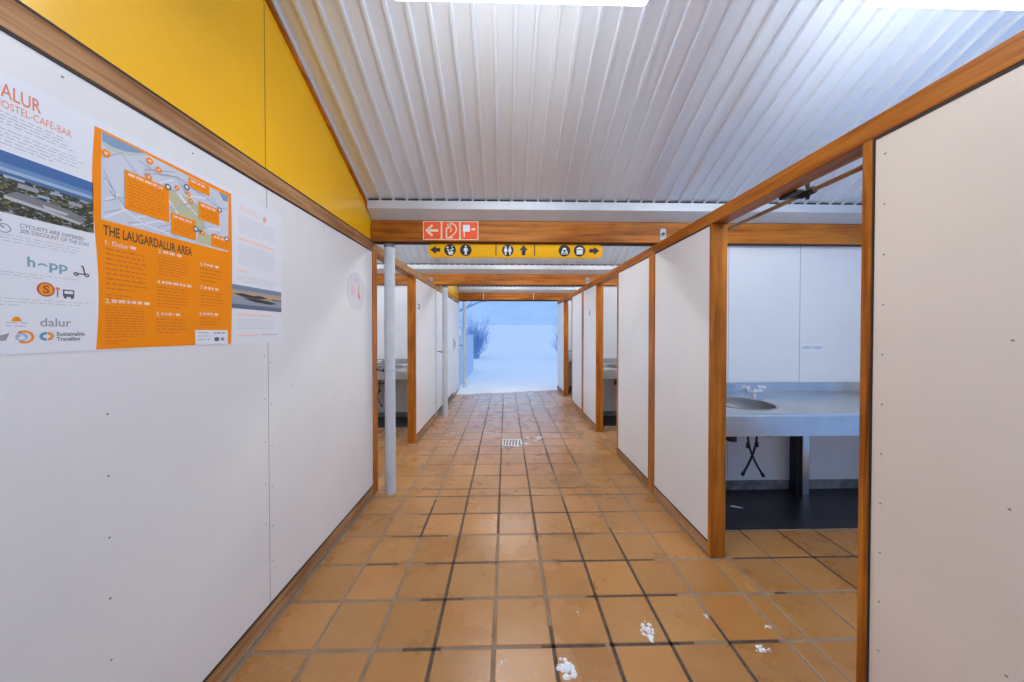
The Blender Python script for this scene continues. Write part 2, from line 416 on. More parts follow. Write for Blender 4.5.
# flush door near the exit
def flush_door():
    mb = MB(); f = XL - 0.006
    mb.box(f, XL - 0.06, 6.515, 7.24, 0.02, 1.95, M['panel'], 0.002)
    d = struct(mb.build('door_1'), 'flush white door beside the exit')
    h = MB(); h.box(f, f + 0.008, 6.53, 6.56, 0.93, 1.2, M['greyplastic'], 0.003); h.tube([(f + .012, 6.545, 1.0), (f + .03, 6.545, 1.01), (f + .03, 6.545, 1.12), (f + .012, 6.545, 1.13)], 0.006, M['iron'])
    h.build('door_handle', d, smooth=True)
    for y0, y1 in ((6.50, 6.514), (7.242, 7.3)):
        p = MB(); p.box(XL, XL - FR, y0, y1, 0, 1.967, M['panel']); trim(p, 'white door lining near the exit')
flush_door()
# right side, bay by bay
RS = [(0.978, 0.30 + 0.158 * i) for i in range(11)] + [(0.70, 1.93), (0.72, 0.9), (0.72, 1.3), (0.72, .5), (0.4, 1.93)]
side_wall('wall_right', 1, -1.7, 1.005, screws=RS, m=M['cream'], label='blank cream sheet wall nearest on the right')
mb = MB(); mb.box(XR + 0.001, XR + 0.01, 1.004, 1.009, 0.08, 1.945, M['seam_and_shade']); trim(mb, 'dark strip painting shade in the groove beside the near doorway')  # shade of the recessed groove drawn as a dark strip
skirt('baseboard_right', 1, -1.7, 1.0, M['worn_y'])
names = ['', '_far', '_end', '_last']
for n in range(3):
    y = BAY * n
    post(1, 1.008 + y, 1.037 + y, M['wood_z'], ('timber jamb on the near side of the %s doorway' % ('first', 'second', 'third')[n]))
    post(1, 1.81 + y, 1.830 + y, M['wood_z'], ('timber jamb on the far side of the %s doorway' % ('first', 'second', 'third')[n]))
    if n < 2:
        side_wall('wall_right' + ('_middle', '_far')[n], 1, 1.830 + y, 2.515 + y, m=M['panel'])
        post(1, 2.515 + y, 2.615 + y, M['wood_z'], 'timber post under the %s beam' % ('first', 'second')[n])
        side_wall('wall_right' + ('_beyond', '_outer')[n], 1, 2.615 + y, 3.338 + y)
        skirt('baseboard_right' + ('_middle', '_far')[n], 1, 1.830 + y, 3.331 + y, M['worn_y'])
    else:
        side_wall('wall_right_end', 1, 1.830 + y, 2.64 + y)
        skirt('baseboard_right_end', 1, 1.830 + y, 2.64 + y, M['worn_y'])
rail(1, -1.7, 7.3, M['wood_y'], 'long timber rail along the top of the right wall')

# cross walls behind the counters
def cross_wall(name, x0, x1, y, z1, seams=()):
    mb = MB(); mb.box(x0, x1, y, y + 0.04, 0, z1, M['panel'])
    for x in seams: mb.box(x - .0016, x + .0016, y - .0005, y + .002, 0.1, z1, M['seam'])
    mb.box(x0, x1, y - 0.012, y, 0, 0.078, M['greyskirt'])
    return struct(mb.build(name), 'white sheet cross wall behind a counter')
cross_wall('wall_back', 1.28, 3.3, 2.60, 2.036, (2.456, 1.85))
cross_wall('wall_back_middle', 1.28, 3.3, 2.60 + BAY, 2.036, (2.456,))
cross_wall('wall_back_end', 1.28, 3.3, 2.60 + 2 * BAY, 2.036, (2.456,))
cross_wall('wall_back_left', -3.3, -1.155, 2.60 + BAY, 2.036, (-2.3,))
mb = MB(); mb.box(-3.3, -1.155, 2.58, 2.66, 0, 2.6, M['panel']); struct(mb.build('wall_front_left'))
mb = MB(); mb.box(1.28, 2.75, 0.20, 0.26, 0, 2.036, M['panel']); struct(mb.build('wall_front_right'))
mb = MB(); mb.box(3.3, 3.36, 2.1, 7.3, 0, 2.02, M['panel']); struct(mb.build('wall_outer_right'))
mb = MB(); mb.box(-3.36, -3.3, 2.6, 5.0, 0, 2.02, M['panel']); struct(mb.build('wall_outer_left'))

# yellow gables above the left wall
def roof_z(y, n=0): return 2.321 - SLOPE * (y - BAY * n - 2.444)
def gable(name, n, y0, y1, seams):
    mb = MB(); x0 = XL - 0.004; x1 = XL - 0.07
    za = 2.045
    y1 = 2.66 + BAY * n
    mb.prism([(y0, za), (y1, za), (y1, 2.31), (2.46 + BAY * n, roof_z(2.46)), (y0, roof_z(y0 - BAY * n))], 0, x0, x1, M['yellow'])
    for y in seams: mb.box(x0 - .0005, x0 + .0006, y - .0014, y + .0014, za, roof_z(y - BAY * n) - 0.01, M['seam_and_shade'])
    mb.box(XL - 0.006, XL - 0.003, y0, y1, 2.036, 2.048, M['seam_and_shade'])  # dark strip painting the shaded gap between rail and gable
    return struct(mb.build(name), 'yellow gable panel between wall rail and sloping roof')
gable('wall_left_gable', 0, -0.05, 2.57, (1.449,))
gable('wall_left_gable_far', 2, 4.95, 7.23, ())
def verge(n, y0, y1):
    mb = MB(); ya, yb = y0, y1
    mb.prism([(ya, roof_z(ya - BAY * n) - 0.020), (yb, roof_z(yb - BAY * n) - 0.020), (yb, roof_z(yb - BAY * n) + 0.004), (ya, roof_z(ya - BAY * n) + 0.004)], 0, XL + 0.012, XL - 0.07, M['wood_y'])
    return trim(mb, 'thin timber strip where yellow gable meets roof')
verge(0, -0.05, 2.545); verge(2, 4.95, 7.2)

# ------------------------------------------------------------------ corrugated roofs
def roof(n, x0, x1):
    mb = MB(); y1 = 2.52 + BAY * n; y0 = 0.30 + BAY * n
    prof = []; x = x0 + ((0.048 - x0) % 0.1) - 0.1
    while x < x1 + .1:
        prof += [(x - 0.011, 0.0), (x - 0.007, -0.020), (x + 0.007, -0.020), (x + 0.011, 0.0)]; x += 0.1
    prof = [p for p in prof if x0 <= p[0] <= x1]
    N = 6; nv = len(prof); kk = mb.mi(M['roof'])
    for t in (0.021, 0.0218):
        b = len(mb.v)
        for i in range(N + 1):
            y = y0 + (y1 - y0) * i / N
            for px, pz in prof: mb.v.append((px, y, roof_z(y - BAY * n) + pz + t))
        for i in range(N):
            for j in range(nv - 1):
                mb.f.append([b + i * nv + j, b + i * nv + j + 1, b + (i + 1) * nv + j + 1, b + (i + 1) * nv + j]); mb.m.append(kk)
    mb.box(x0 + .02, x1, 2.454 + BAY * n, 2.466 + BAY * n, 2.30, roof_z(2.46) + .018, M['seam_and_shade'])  # dark strip painting the shade under the sheet ends above the gutter
    o = mb.build('ceiling', fixn=False, loc=(0, 0, 0))
    return struct(o, 'sloping corrugated metal roof sheet seen from below')
roof(0, XL - 0.02, 3.4); roof(1, -3.4, 3.4); roof(2, XL - 0.02, 3.4)

# ------------------------------------------------------------------ beams and gutters
ORD = ('first', 'second', 'third')
def beam(n, x0, x1):
    y = 2.54 + BAY * n
    r = empty('timber_beam', ((x0 + x1) / 2, y + .05, 2.036),
              ('broad timber beam carrying the red fire signs', 'timber beam seen just below the yellow sign', 'narrowest-looking timber beam directly over the snowy exit')[n], 'beam')
    mb = MB(); mb.box(x0, x1, y, y + 0.10, 2.036, 2.198, M['wood_x'], 0.003)
    mb.build('timber', r)
    mb = MB(); mb.box(x0 + .01, x1 - .01, y + 0.02, y + 0.095, 2.0325, 2.0362, M['seam_and_shade']); mb.build('underside_shade', r)  # dark strip painting shade on the beam's underside
    if n == 2: mb = MB(); mb.box(x0 + .01, 1.19, y + .03, y + .10, 2.012, 2.033, M['seam_and_shade'], .002); mb.build('lintel_strip', r)
    for x in ((1.265,) if n == 0 else (1.255, -1.135) if n == 1 else ()):
        p = MB(); p.box(x - 0.026, x + 0.026, y - 0.005, y + 0.001, 2.052, 2.148, M['plate'], 0.0015)
        pl = p.build('bracket_plate', r)
        q = MB(); q.tube([(x, y - 0.005, 2.105), (x, y - 0.016, 2.105)], 0.011, M['greyplastic'], 6); q.tube([(x, y - 0.016, 2.105), (x, y - 0.024, 2.105)], 0.006, M['iron'], 8)
        q.build('bolt', pl)
    return r
beam(0, XL + 0.002, 3.3); beam(1, -3.3, 3.3); beam(2, XL + 0.002, 3.3)
def gutter(n, x0, x1):
    y = 2.45 + BAY * n; mb = MB()
    prof = [(y, 2.318), (y, 2.257), (y + 0.088, 2.200), (y + 0.19, 2.200), (y + 0.20, 2.36), (y + 0.195, 2.36), (y + 0.185, 2.206), (y + .09, 2.206), (y + 0.006, 2.261), (y + 0.006, 2.318)]
    mb.prism(prof, 0, x0, x1, M['zinc'])
    o = mb.build('roof_gutter', loc=((x0 + x1) / 2, y + .1, 2.2))
    return tag(o, ('wide pale metal gutter above the beam with red signs', 'pale metal gutter just below the yellow sign', 'short pale metal gutter above the exit beam')[n], 'gutter')
gutter(0, XL + 0.013, 3.35); gutter(1, -3.35, 3.35); gutter(2, XL + 0.013, 3.35)
# small white hooks on the exit beam
for i, x in enumerate((-0.505, 0.63)):
    mb = MB(); y = 7.2
    mb.tube([(x, y - .004, 2.19), (x, y - .012, 2.17), (x, y - .012, 2.07), (x, y - .03, 2.05), (x, y - .045, 2.065)], 0.006, M['white'], 8)
    tag(mb.build('hook', loc=(x, y, 2.05), smooth=True), 'small white hook on the exit beam, ' + ('nearer the bush' if i == 0 else 'nearer the row of washrooms'), 'hook', 'hooks on the exit beam')

# ------------------------------------------------------------------ downpipes
def downpipe(n):
    y = 2.618 + BAY * n + (0.03 if n else 0); x = -0.945
    r = empty('downpipe', (x, y, 0), ('tall grey round downpipe at the end of the poster wall', 'thin grey downpipe halfway along the left side', 'furthest grey downpipe at the snowy exit')[n], 'pipe')
    mb = MB(); mb.tube([(x, y, 0), (x, y, 2.034)], 0.041, M['pipe'], 24); mb.build('pipe', r, smooth=True)
    mb = MB(); mb.tube([(x, y, 0.992), (x, y, 1.012)], 0.0435, M['zinc'], 24)
    mb.tube([(x - 0.04, y, 1.0), (x - 0.075, y - .005, 1.005), (XL + 0.001, y + .01, 1.01)], 0.0055, M['iron'], 8)
    mb.tube([(x - 0.055, y - .012, .995), (x - 0.055, y + .012, 1.015)], 0.007, M['iron'], 8)
    mb.build('clamp', r, smooth=True)
    mb = MB(); mb.tube([(x, y, 2.0), (x, y, 2.034)], 0.0435, M['greyplastic'], 24); mb.build('collar', r, smooth=True)
for n in range(3): downpipe(n)

# ------------------------------------------------------------------ ceiling lights
def ceiling_light(x0, x1, n, label, group, z=2.507):
    y = 1.10 + BAY * n
    r = empty('ceiling_light', ((x0 + x1) / 2, y, z), label, 'ceiling light', group)
    mb = MB(); mb.box(x0, x1, y - 0.06, y + 0.05, z, z + 0.060, M['lamp'], 0.014); mb.build('diffuser', r, smooth=True)
    mb = MB(); mb.box(x0 + .01, x1 - .01, y - 0.048, y + 0.038, z + 0.050, z + 0.070, M['white'], .004); mb.build('housing', r)
    for x in (x0 + .16, x1 - .16):
        mb = MB(); mb.tube([(x, y, z + 0.05), (x, y, roof_z(1.10) + .01)], .006, M['plate'], 8); mb.build('hanger_rod', r)
ceiling_light(-0.398, 0.506, 0, 'bright white ceiling light over the corridor', 'tube lights under the roof', 2.488)
ceiling_light(1.335, 2.24, 0, 'bright white ceiling light over the washroom doorway', 'tube lights under the roof')
for n in (1, 2):  # unseen lights, repeated from the first bay to light the further bays
    for x0 in ((-2.35, -0.398, 1.335) if n == 1 else (-.398, 1.335)):
        ceiling_light(x0, x0 + .904, n, 'unseen white ceiling light under one of the further corrugated roofs', 'unseen tube lights under the further roofs')

# ------------------------------------------------------------------ red fire signs
def fire_signs():
    y = 2.54; labs = ('red fire sign with a pale arrow pointing left', 'red fire sign showing a hose reel', 'red fire sign showing a box and alarm button')
    for i in range(3):
        x0 = -0.652 + i * 0.1455; x1 = x0 + 0.1445; z0, z1 = 2.046, 2.194
        mb = MB(); mb.box(x0, x1, y - 0.003, y, z0, z1, M['signcream'])
        o = tag(mb.build('fire_sign', loc=((x0 + x1) / 2, y, z0)), labs[i], 'sign', 'red fire signs on the beam')
        g = MB(); pl = on_front(y - 0.003); b = 0.006; rect(g, pl, x0 + b, x1 - b, z0 + b, z1 - b, M['red'], .0004)
        g.build('red_field', o)
        p = MB(); cx, cz = (x0 + x1) / 2, (z0 + z1) / 2; W = M['signcream']; D = .0008
        if i == 0:
            stroke(p, pl, [(cx - .038, cz), (cx + .048, cz)], .021, W, D)
            stroke(p, pl, [(cx + .002, cz + .042), (cx - .05, cz - .005)], .018, W, D); stroke(p, pl, [(cx + .002, cz - .042), (cx - .05, cz + .005)], .018, W, D + .0001)
        elif i == 1:
            ring(p, pl, cx - .012, cz + .043, .008, .016, W, D)
            ring(p, pl, cx + .0, cz + .012, .040, .049, W, D, 20, -1.0, 2.0)
            stroke(p, pl, [(cx + .026, cz - .028), (cx - .012, cz - .056)], .009, W, D)
            stroke(p, pl, [(cx - .034, cz + .025), (cx - .034, cz - .056), (cx + .015, cz - .056)], .011, W, D + .0001)
            stroke(p, pl, [(cx - .018, cz + .03), (cx + .008, cz + .01), (cx - .004, cz - .012)], .008, W, D + .0002)
            stroke(p, pl, [(cx - .036, cz + .018), (cx - .012, cz + .022)], .009, W, D + .0003)
        else:
            rect(p, pl, cx - .05, cx + .006, cz - .008, cz + .046, M['paper'], D)
            rect(p, pl, cx - .045, cx - .034, cz - .05, cz - .005, W, D + .0001)
            disc(p, pl, cx + .034, cz + .012, .011, W, D); stroke(p, pl, [(cx + .012, cz + .012), (cx + .05, cz + .012)], .008, W, D + .0001)
        p.build('pictogram', o, fixn=False)
fire_signs()

# ------------------------------------------------------------------ yellow direction sign
def yellow_sign():
    x0, x1 = -0.646, 0.812; zc = 1.978; h = 0.057; y = 2.600
    r = empty('direction_sign', ((x0 + x1) / 2, y, zc - h), 'long yellow sign with black arrows and round pictograms under the beam', 'sign')
    for xh in (x0 + .15, x1 - .17):
        mb = MB(); mb.box(xh, xh + .02, y + .012, y + .02, zc, 2.036, M['iron']); mb.build('hanger', r)
    # body: stadium outline, front face bent along the middle so the lower half looks up from the floor
    bend = 0.012
    def out(n=10):
        pts = []
        for i in range(n + 1):
            t = math.pi / 2 - math.pi * i / n; pts.append((x1 - h + h * 0.62 * math.cos(t), zc + h * math.sin(t)))
        for i in range(n + 1):
            t = -math.pi / 2 - math.pi * i / n; pts.append((x0 + h + h * 0.62 * math.cos(t), zc + h * math.sin(t)))
        return pts
    P = out(); fy = lambda z: y - 0.012 - bend * (1 - abs(z - zc) / h)
    mb = MB(); m = M['signyellow']
    top = [p for p in P if p[1] >= zc - 1e-6]; bot = [p for p in P if p[1] <= zc + 1e-6]
    for part in (top, bot):
        n0 = sorted(part, key=lambda p: math.atan2(p[1] - zc - (0.02 if part is top else -0.02), p[0] - (x0 + x1) / 2))
        mb.face([(px, fy(pz), pz) for px, pz in n0], m)
    for i in range(len(P)):
        a, b = P[i], P[(i + 1) % len(P)]
        mb.face([(a[0], fy(a[1]), a[1]), (b[0], fy(b[1]), b[1]), (b[0], y + .012, b[1]), (a[0], y + .012, a[1])], m)
    mb.face([(px, y + .012, pz) for px, pz in P], m)
    mb.build('sign_board', r)
    pl = lambda u, v, d=0.0: (u, fy(v) - 0.0012 - d, v)
    K = M['signblack']; W = M['white']
    X = lambda px: (px - 505.7) / 318 * 2.588
    def split_poly(g, pts, mm, d=0):     # keeps marks on both facets of the bent face
        bm = bmesh.new(); vs = [bm.verts.new((a, 0, b)) for a, b in pts]; bm.faces.new(vs)
        bmesh.ops.bisect_plane(bm, geom=bm.verts[:] + bm.edges[:] + bm.faces[:], plane_co=(0, 0, zc), plane_no=(0, 0, 1))
        for f in bm.faces: g.face([pl(v.co.x, v.co.z, d) for v in f.verts], mm)
        bm.free()
    def arrow(px, d):
        g = MB(); c = X(px); u = 0.040
        if d == 'l': pts = [(c - u, zc), (c + .004, zc + .034), (c + .004, zc + .015), (c + u, zc + .015), (c + u, zc - .015), (c + .004, zc - .015), (c + .004, zc - .034)]
        elif d == 'r': pts = [(c + u, zc), (c - .002, zc + .034), (c - .002, zc + .015), (c - u, zc + .015), (c - u, zc - .015), (c - .002, zc - .015), (c - .002, zc - .034)]
        else: pts = [(c, zc + .043), (c + .034, zc), (c + .015, zc), (c + .015, zc - .038), (c - .015, zc - .038), (c - .015, zc), (c - .034, zc)]
        split_poly(g, pts, K); g.build('arrow', r)
    arrow(436.2, 'l'); arrow(523.6, 'u'); arrow(594.2, 'r')
    def blob(g, pts, c): split_poly(g, [(c + a, zc + b) for a, b in pts], W, .0012)
    def el(cx, cz, rx, rz, n=12): return [(cx + rx * math.cos(6.2832 * i / n), cz + rz * math.sin(6.2832 * i / n)) for i in range(n)]
    for j, px in enumerate((450.7, 466.2, 507.8, 564.3, 579.5)):
        c = X(px); g = MB()
        split_poly(g, el(c, zc, .047, .047, 28), K); o = g.build('round_pictogram', r); s = MB()
        if j == 0:   # basin with splashing water
            blob(s, [(-.020, -.014), (.028, -.010), (.022, -.036), (-.008, -.038)], c); blob(s, el(-.021, .020, .010, .008), c); blob(s, [(.0, .0), (.026, .014), (.032, .006), (.006, -.008)], c); blob(s, [(-.02, .008), (-.004, -.002), (-.01, -.01), (-.026, .0)], c); blob(s, el(.016, .026, .006, .006), c)
        elif j == 1:  # standing person
            blob(s, el(0, .028, .008, .009), c); blob(s, [(-.013, .016), (.013, .016), (.019, -.008), (.010, -.008), (.008, -.038), (-.008, -.038), (-.010, -.008), (-.019, -.008)], c)
        elif j == 2:  # two figures side by side
            for q in (-.017, .017):
                blob(s, el(q, .026, .007, .008), c); blob(s, [(q - .010, .015), (q + .010, .015), (q + .014, -.012), (q + .007, -.014), (q + .006, -.036), (q - .006, -.036), (q - .007, -.014), (q - .014, -.012)], c)
        elif j == 3:  # wash tub with a round window
            blob(s, [(-.026, -.030), (.026, -.030), (.026, -.010), (.017, .0), (.012, .022), (-.012, .022), (-.017, .0), (-.026, -.010)], c)
            split_poly(s, el(c, zc - .004, .010, .010), K, .002); split_poly(s, [(c - .020, zc - .024), (c + .020, zc - .024), (c + .020, zc - .018), (c - .020, zc - .018)], K, .002)
        else:        # cooking pot with lid
            blob(s, [(-.027, .004), (.027, .004), (.024, -.030), (-.024, -.030)], c); blob(s, [(-.030, .010), (.030, .010), (.020, .022), (.006, .025), (.006, .031), (-.006, .031), (-.006, .025), (-.020, .022)], c)
        s.build('symbol', o, fixn=False)
    for px in (496.1, 534.4):
        g = MB(); c = X(px); split_poly(g, [(c - .004, zc - .042), (c + .004, zc - .042), (c + .004, zc + .044), (c - .004, zc + .044)], K); g.build('divider_line', r)
yellow_sign()

# ------------------------------------------------------------------ poster on the left wall
def poster():
    S = 1.0675; kq = S / 1.06
    base = on_left(-S)
    pl = lambda u, v, d=0.0: base(u * kq, H + (v - H) * kq, d)
    r = empty('poster', (-1.069, 1.05 * kq, 1.276), 'large white and orange information poster with a map, fixed to the left wall', 'poster')
    mb = MB(); a = pl(0.56, 1.272); b = pl(1.535, 1.868)
    mb.box(-1.0688, -S, a[1], b[1], a[2], b[2], M['paper']); mb.build('sheet', r)
    L = [0.0003 * i for i in range(12)]
    OR, W = M['posterorange'], M['paper']
    grey = mat('print_grey', (0.33, 0.33, 0.37), .6); fine = mat('print_fine', (0.52, 0.52, 0.56), .6); dgrey = mat('print_dark_grey', (0.11, 0.11, 0.13), .6)
    coral = mat('print_coral', (0.80, 0.24, 0.13), .6); teal = mat('print_teal', (0.22, 0.42, 0.46), .6)
    brown = mat('print_brown', (0.70, 0.185, 0.006), .6); title = mat('print_title', (0.075, 0.05, 0.02), .6)
    pale = mat('print_pale_pink', (0.93, 0.62, 0.52), .6)
    # orange field with gently curved left edge
    g = MB(); n = 14; lft = [(0.852 - 0.006 * math.sin(math.pi * i / n * 2) - .004 * i / n, 1.852 - (1.852 - 1.2745) * i / n) for i in range(n + 1)]
    rgt = [(1.260 + 0.004 * math.sin(math.pi * i / n) - .006 * i / n, 1.852 - (1.852 - 1.2745) * i / n) for i in range(n + 1)]
    for i in range(n): poly(g, pl, [lft[i], lft[i + 1], rgt[i + 1], rgt[i]], OR, L[1])
    g.build('orange_field', r, fixn=False)
    # map
    mbg = mat('map_ground', (0.64, 0.66, 0.74), .5); road = mat('map_road', (0.80, 0.80, 0.86), .5); sea = mat('map_water', (0.22, 0.34, 0.50), .5)
    sand = mat('map_shore', (0.55, 0.60, 0.56), .5); park = mat('map_park', (0.57, 0.55, 0.33), .5); street = mat('map_street', (0.45, 0.47, 0.56), .5)
    g = MB(); poly(g, pl, [(0.865, 1.846), (1.247, 1.838), (1.244, 1.625), (1.20, 1.622), (0.862, 1.616)], mbg, L[2])
    poly(g, pl, [(0.866, 1.8455), (0.972, 1.8455), (0.955, 1.832), (0.92, 1.812), (0.885, 1.805), (0.866, 1.812)], sand, L[3])
    poly(g, pl, [(0.866, 1.8455), (0.966, 1.8455), (0.945, 1.834), (0.915, 1.822), (0.885, 1.818), (0.866, 1.823)], sea, L[4])
    poly(g, pl, [(1.028, 1.765), (1.085, 1.77), (1.13, 1.755), (1.15, 1.70), (1.14, 1.66), (1.04, 1.69)], park, L[3])
    poly(g, pl, [(1.13, 1.675), (1.17, 1.665), (1.18, 1.63), (1.12, 1.626)], park, L[3])
    poly(g, pl, [(1.205, 1.838), (1.246, 1.837), (1.244, 1.815), (1.225, 1.812)], sea, L[3])
    random.seed(11)
    for i in range(46):
        u, v = random.uniform(.87, 1.22), random.uniform(1.63, 1.82); an = random.choice((.5, 2.1, .35, 2.3, .7)) + random.uniform(-.15, .15); l = random.uniform(.015, .05)
        c = [(max(.868, min(1.24, u + s * l * math.cos(an))), max(1.622, min(1.832, v + s * l * math.sin(an)))) for s in (-1, 1)]
        stroke(g, pl, c, .0028 if i % 3 else .005, street if i % 3 else road, L[5] + .00001 * i)
    stroke(g, pl, [(0.87, 1.72), (0.91, 1.66), (0.96, 1.635), (1.03, 1.628)], .005, road, L[6]); stroke(g, pl, [(0.95, 1.815), (1.0, 1.80), (1.06, 1.82), (1.13, 1.80), (1.2, 1.78)], .004, street, L[6])
    g.build('map', r, fixn=False)
    for (u0, u1, v0, v1, nl) in ((0.914, 1.030, 1.663, 1.772, 9), (1.093, 1.168, 1.805, 1.838, 0), (1.127, 1.206, 1.711, 1.771, 4), (1.035, 1.117, 1.632, 1.698, 5), (1.174, 1.244, 1.629, 1.675, 3)):
        g = MB(); rect(g, pl, u0, u1, v0, v1, OR, L[7]); o = g.build('map_caption_box', r, fixn=False)
        t = MB(); para(t, pl, u0 + .008, u1 - .015, v1 - .016, v1 - .006, 1, pale, L[8], 1.0, .7)
        if nl: para(t, pl, u0 + .008, u1 - .006, v0 + .006, v1 - .022, nl, brown, L[8], .7, .4)
        t.build('caption_print', o, fixn=False)
    for (u, v, rr) in ((.873, 1.793, .010), (.977, 1.828, .010), (1.001, 1.814, .009), (.974, 1.779, .009), (1.055, 1.783, .008), (1.092, 1.780, .008), (1.099, 1.759, .008), (1.14, 1.665, .008), (1.0, 1.758, .007)):
        g = MB(); disc(g, pl, u, v, rr, OR, L[8], 16); disc(g, pl, u, v, rr * .4, pale, L[9], 10); g.build('map_marker', r, fixn=False)
    for (u, v) in ((1.027, 1.774), (1.086, 1.800), (1.207, 1.771), (1.115, 1.671), (1.235, 1.672)):
        g = MB(); disc(g, pl, u, v, .0085, W, L[9], 16); ring(g, pl, u, v, .0055, .0095, dgrey, L[10], 16); g.build('map_pin', r, fixn=False)
    g = MB(); text(g, pl, 'THE LAUGARDALUR AREA', .866, 1.103, 1.5765, 1.6025, title, L[3], bold=.012); g.build('map_title', r, fixn=False)
    def block(*a):
        g = MB(); para(g, pl, *a); g.build('text_block', r, fixn=False)
    heads = [('1. Dalur', .870, 1.553, 9, 1.425), ('2. Flower Market', .868, 1.398, 12, 1.30), ('3. House', .998, 1.562, 7, 1.49), ('4. Park pool', .994, 1.468, 7, 1.39), ('5. Laugar', .991, 1.370, 5, 1.31),
             ('6. Stadium', 1.132, 1.552, 4, 1.49), ('7. Grounds', 1.131, 1.470, 5, 1.405), ('8. Cafe', 1.127, 1.378, 3, 1.338)]
    for s, u, v, nl, vb in heads:
        g = MB(); w = .085 if len(s) > 11 else .05
        text(g, pl, s if s == '1. Dalur' else s[:2], u, None, v - .001, v + .0105, pale, L[3], bold=.02)
        if s != '1. Dalur': para(g, pl, u + .014, u + w, v - .001, v + .0095, 1, pale, L[3], 1.0, .8)
        rect(g, pl, u + w + .006, u + w + .020, v + .001, v + .009, pale, L[3]); g.build('list_heading', r, fixn=False)
        g = MB(); para(g, pl, u, u + (.098 if u < 1.1 else .09), vb, v - .010, nl, brown, L[3], .7, .42); g.build('text_block', r, fixn=False)
    for a_ in ((.868, .93, 1.405, 1.42, 2, brown, L[3], .6, .4), (.866, .92, 1.283, 1.296, 2, brown, L[3], .5, .4)): block(*a_)
    g = MB(); rect(g, pl, 1.111, 1.237, 1.2745, 1.326, W, L[4]); o = g.build('credit_box', r, fixn=False)
    t = MB(); para(t, pl, 1.120, 1.165, 1.284, 1.318, 3, grey, L[5], 1.0, .3); para(t, pl, 1.18, 1.225, 1.31, 1.318, 1, grey, L[5], 1.0, .6); rect(t, pl, 1.182, 1.200, 1.286, 1.300, dgrey, L[5]); rect(t, pl, 1.207, 1.222, 1.287, 1.299, grey, L[5]); t.build('credit_print', o, fixn=False)
    # left column
    g = MB(); text(g, pl, 'DALUR', .683, .757, 1.817, 1.846, coral, L[1], bold=.012); g.build('heading', r, fixn=False)
    g = MB(); text(g, pl, 'HOSTEL-CAF\u00c9-BAR', .690, .808, 1.794, 1.810, coral, L[1]); g.build('heading', r, fixn=False)
    for a_ in ((.64, .815, 1.756, 1.785, 4, fine, L[1], 1, .42), (.64, .832, 1.712, 1.75, 5, fine, L[1], .7, .36)): block(*a_)
    def aerial():
        m = mat('print_aerial', (0.1, 0.1, 0.08), .45)
        v = nd(m, 'ShaderNodeTexVoronoi', Scale=170.0); lk(m, coords(m, (1, 1, 1.6)), 0, v, 'Vector')
        sp = nd(m, 'ShaderNodeSeparateColor'); lk(m, v, 'Color', sp, 'Color')
        rr = ramp(m, sp, 'Red', [(0.0, (0.025, 0.032, 0.014)), (0.45, (0.06, 0.065, 0.025)), (0.6, (0.16, 0.14, 0.05)), (0.72, (0.10, 0.11, 0.12)), (0.88, (0.34, 0.35, 0.38)), (1.0, (0.55, 0.54, 0.54))])
        rr.color_ramp.interpolation = 'CONSTANT'; lk(m, rr, 'Color', bs(m), 'Base Color'); return m
    ae = aerial(); g = MB(); c0 = mat('print_sky_deep', (0.045, 0.14, 0.36), .45); c1 = mat('print_sky_mid', (0.13, 0.26, 0.48), .45); c2 = mat('print_sky_pale', (0.34, 0.45, 0.62), .45); sea2 = mat('print_sea', (0.06, 0.15, 0.31), .45)
    rect(g, pl, .56, .847, 1.678, 1.703, c0, L[1]); rect(g, pl, .56, .847, 1.668, 1.678, c1, L[1]); rect(g, pl, .56, .847, 1.660, 1.668, c2, L[1]); rect(g, pl, .56, .847, 1.652, 1.660, sea2, L[1])
    rect(g, pl, .56, .847, 1.573, 1.652, ae, L[1])
    for q, (u, v, w, hh) in enumerate(((.72, 1.634, .03, .01), (.77, 1.642, .02, .006), (.80, 1.630, .025, .008), (.70, 1.648, .03, .005), (.82, 1.644, .016, .006), (.75, 1.626, .018, .006))):
        rect(g, pl, u, u + w, v, v + hh, c2 if q % 2 else grey, L[2])
    roofm = mat('print_roof', (0.20, 0.20, 0.21), .5); facade = mat('print_facade', (0.50, 0.50, 0.52), .5)
    poly(g, pl, [(.700, 1.610), (.718, 1.624), (.80, 1.616), (.835, 1.604), (.82, 1.592), (.76, 1.603)], roofm, L[3])
    poly(g, pl, [(.700, 1.610), (.76, 1.603), (.82, 1.592), (.82, 1.586), (.76, 1.596), (.700, 1.603)], facade, L[3])
    poly(g, pl, [(.755, 1.611), (.80, 1.606), (.795, 1.600), (.76, 1.603)], facade, L[4])
    g.build('city_picture', r, fixn=False)
    g = MB(); text(g, pl, 'CYCLISTS ARE OFFERED', .722, .828, 1.549, 1.5575, grey, L[1], bold=.02); g.build('offer_line', r, fixn=False)
    g = MB(); text(g, pl, '20% DISCOUNT OF THE STAY', .722, .838, 1.537, 1.5455, grey, L[1], bold=.02); g.build('offer_line', r, fixn=False)
    g = MB(); ring(g, pl, .700, 1.540, .008, .010, grey, L[1], 14); ring(g, pl, .680, 1.540, .008, .010, grey, L[1], 14); stroke(g, pl, [(.68, 1.54), (.688, 1.553), (.700, 1.54)], .003, grey, L[2]); stroke(g, pl, [(.688, 1.553), (.697, 1.556)], .006, grey, L[2]); g.build('bicycle_icon', r, fixn=False)
    for a_ in ((.64, .835, 1.508, 1.528, 3, fine, L[1], .9, .28), (.64, .838, 1.437, 1.449, 2, fine, L[1], .6, .3), (.64, .838, 1.372, 1.393, 3, fine, L[1], .4, .26)): block(*a_)
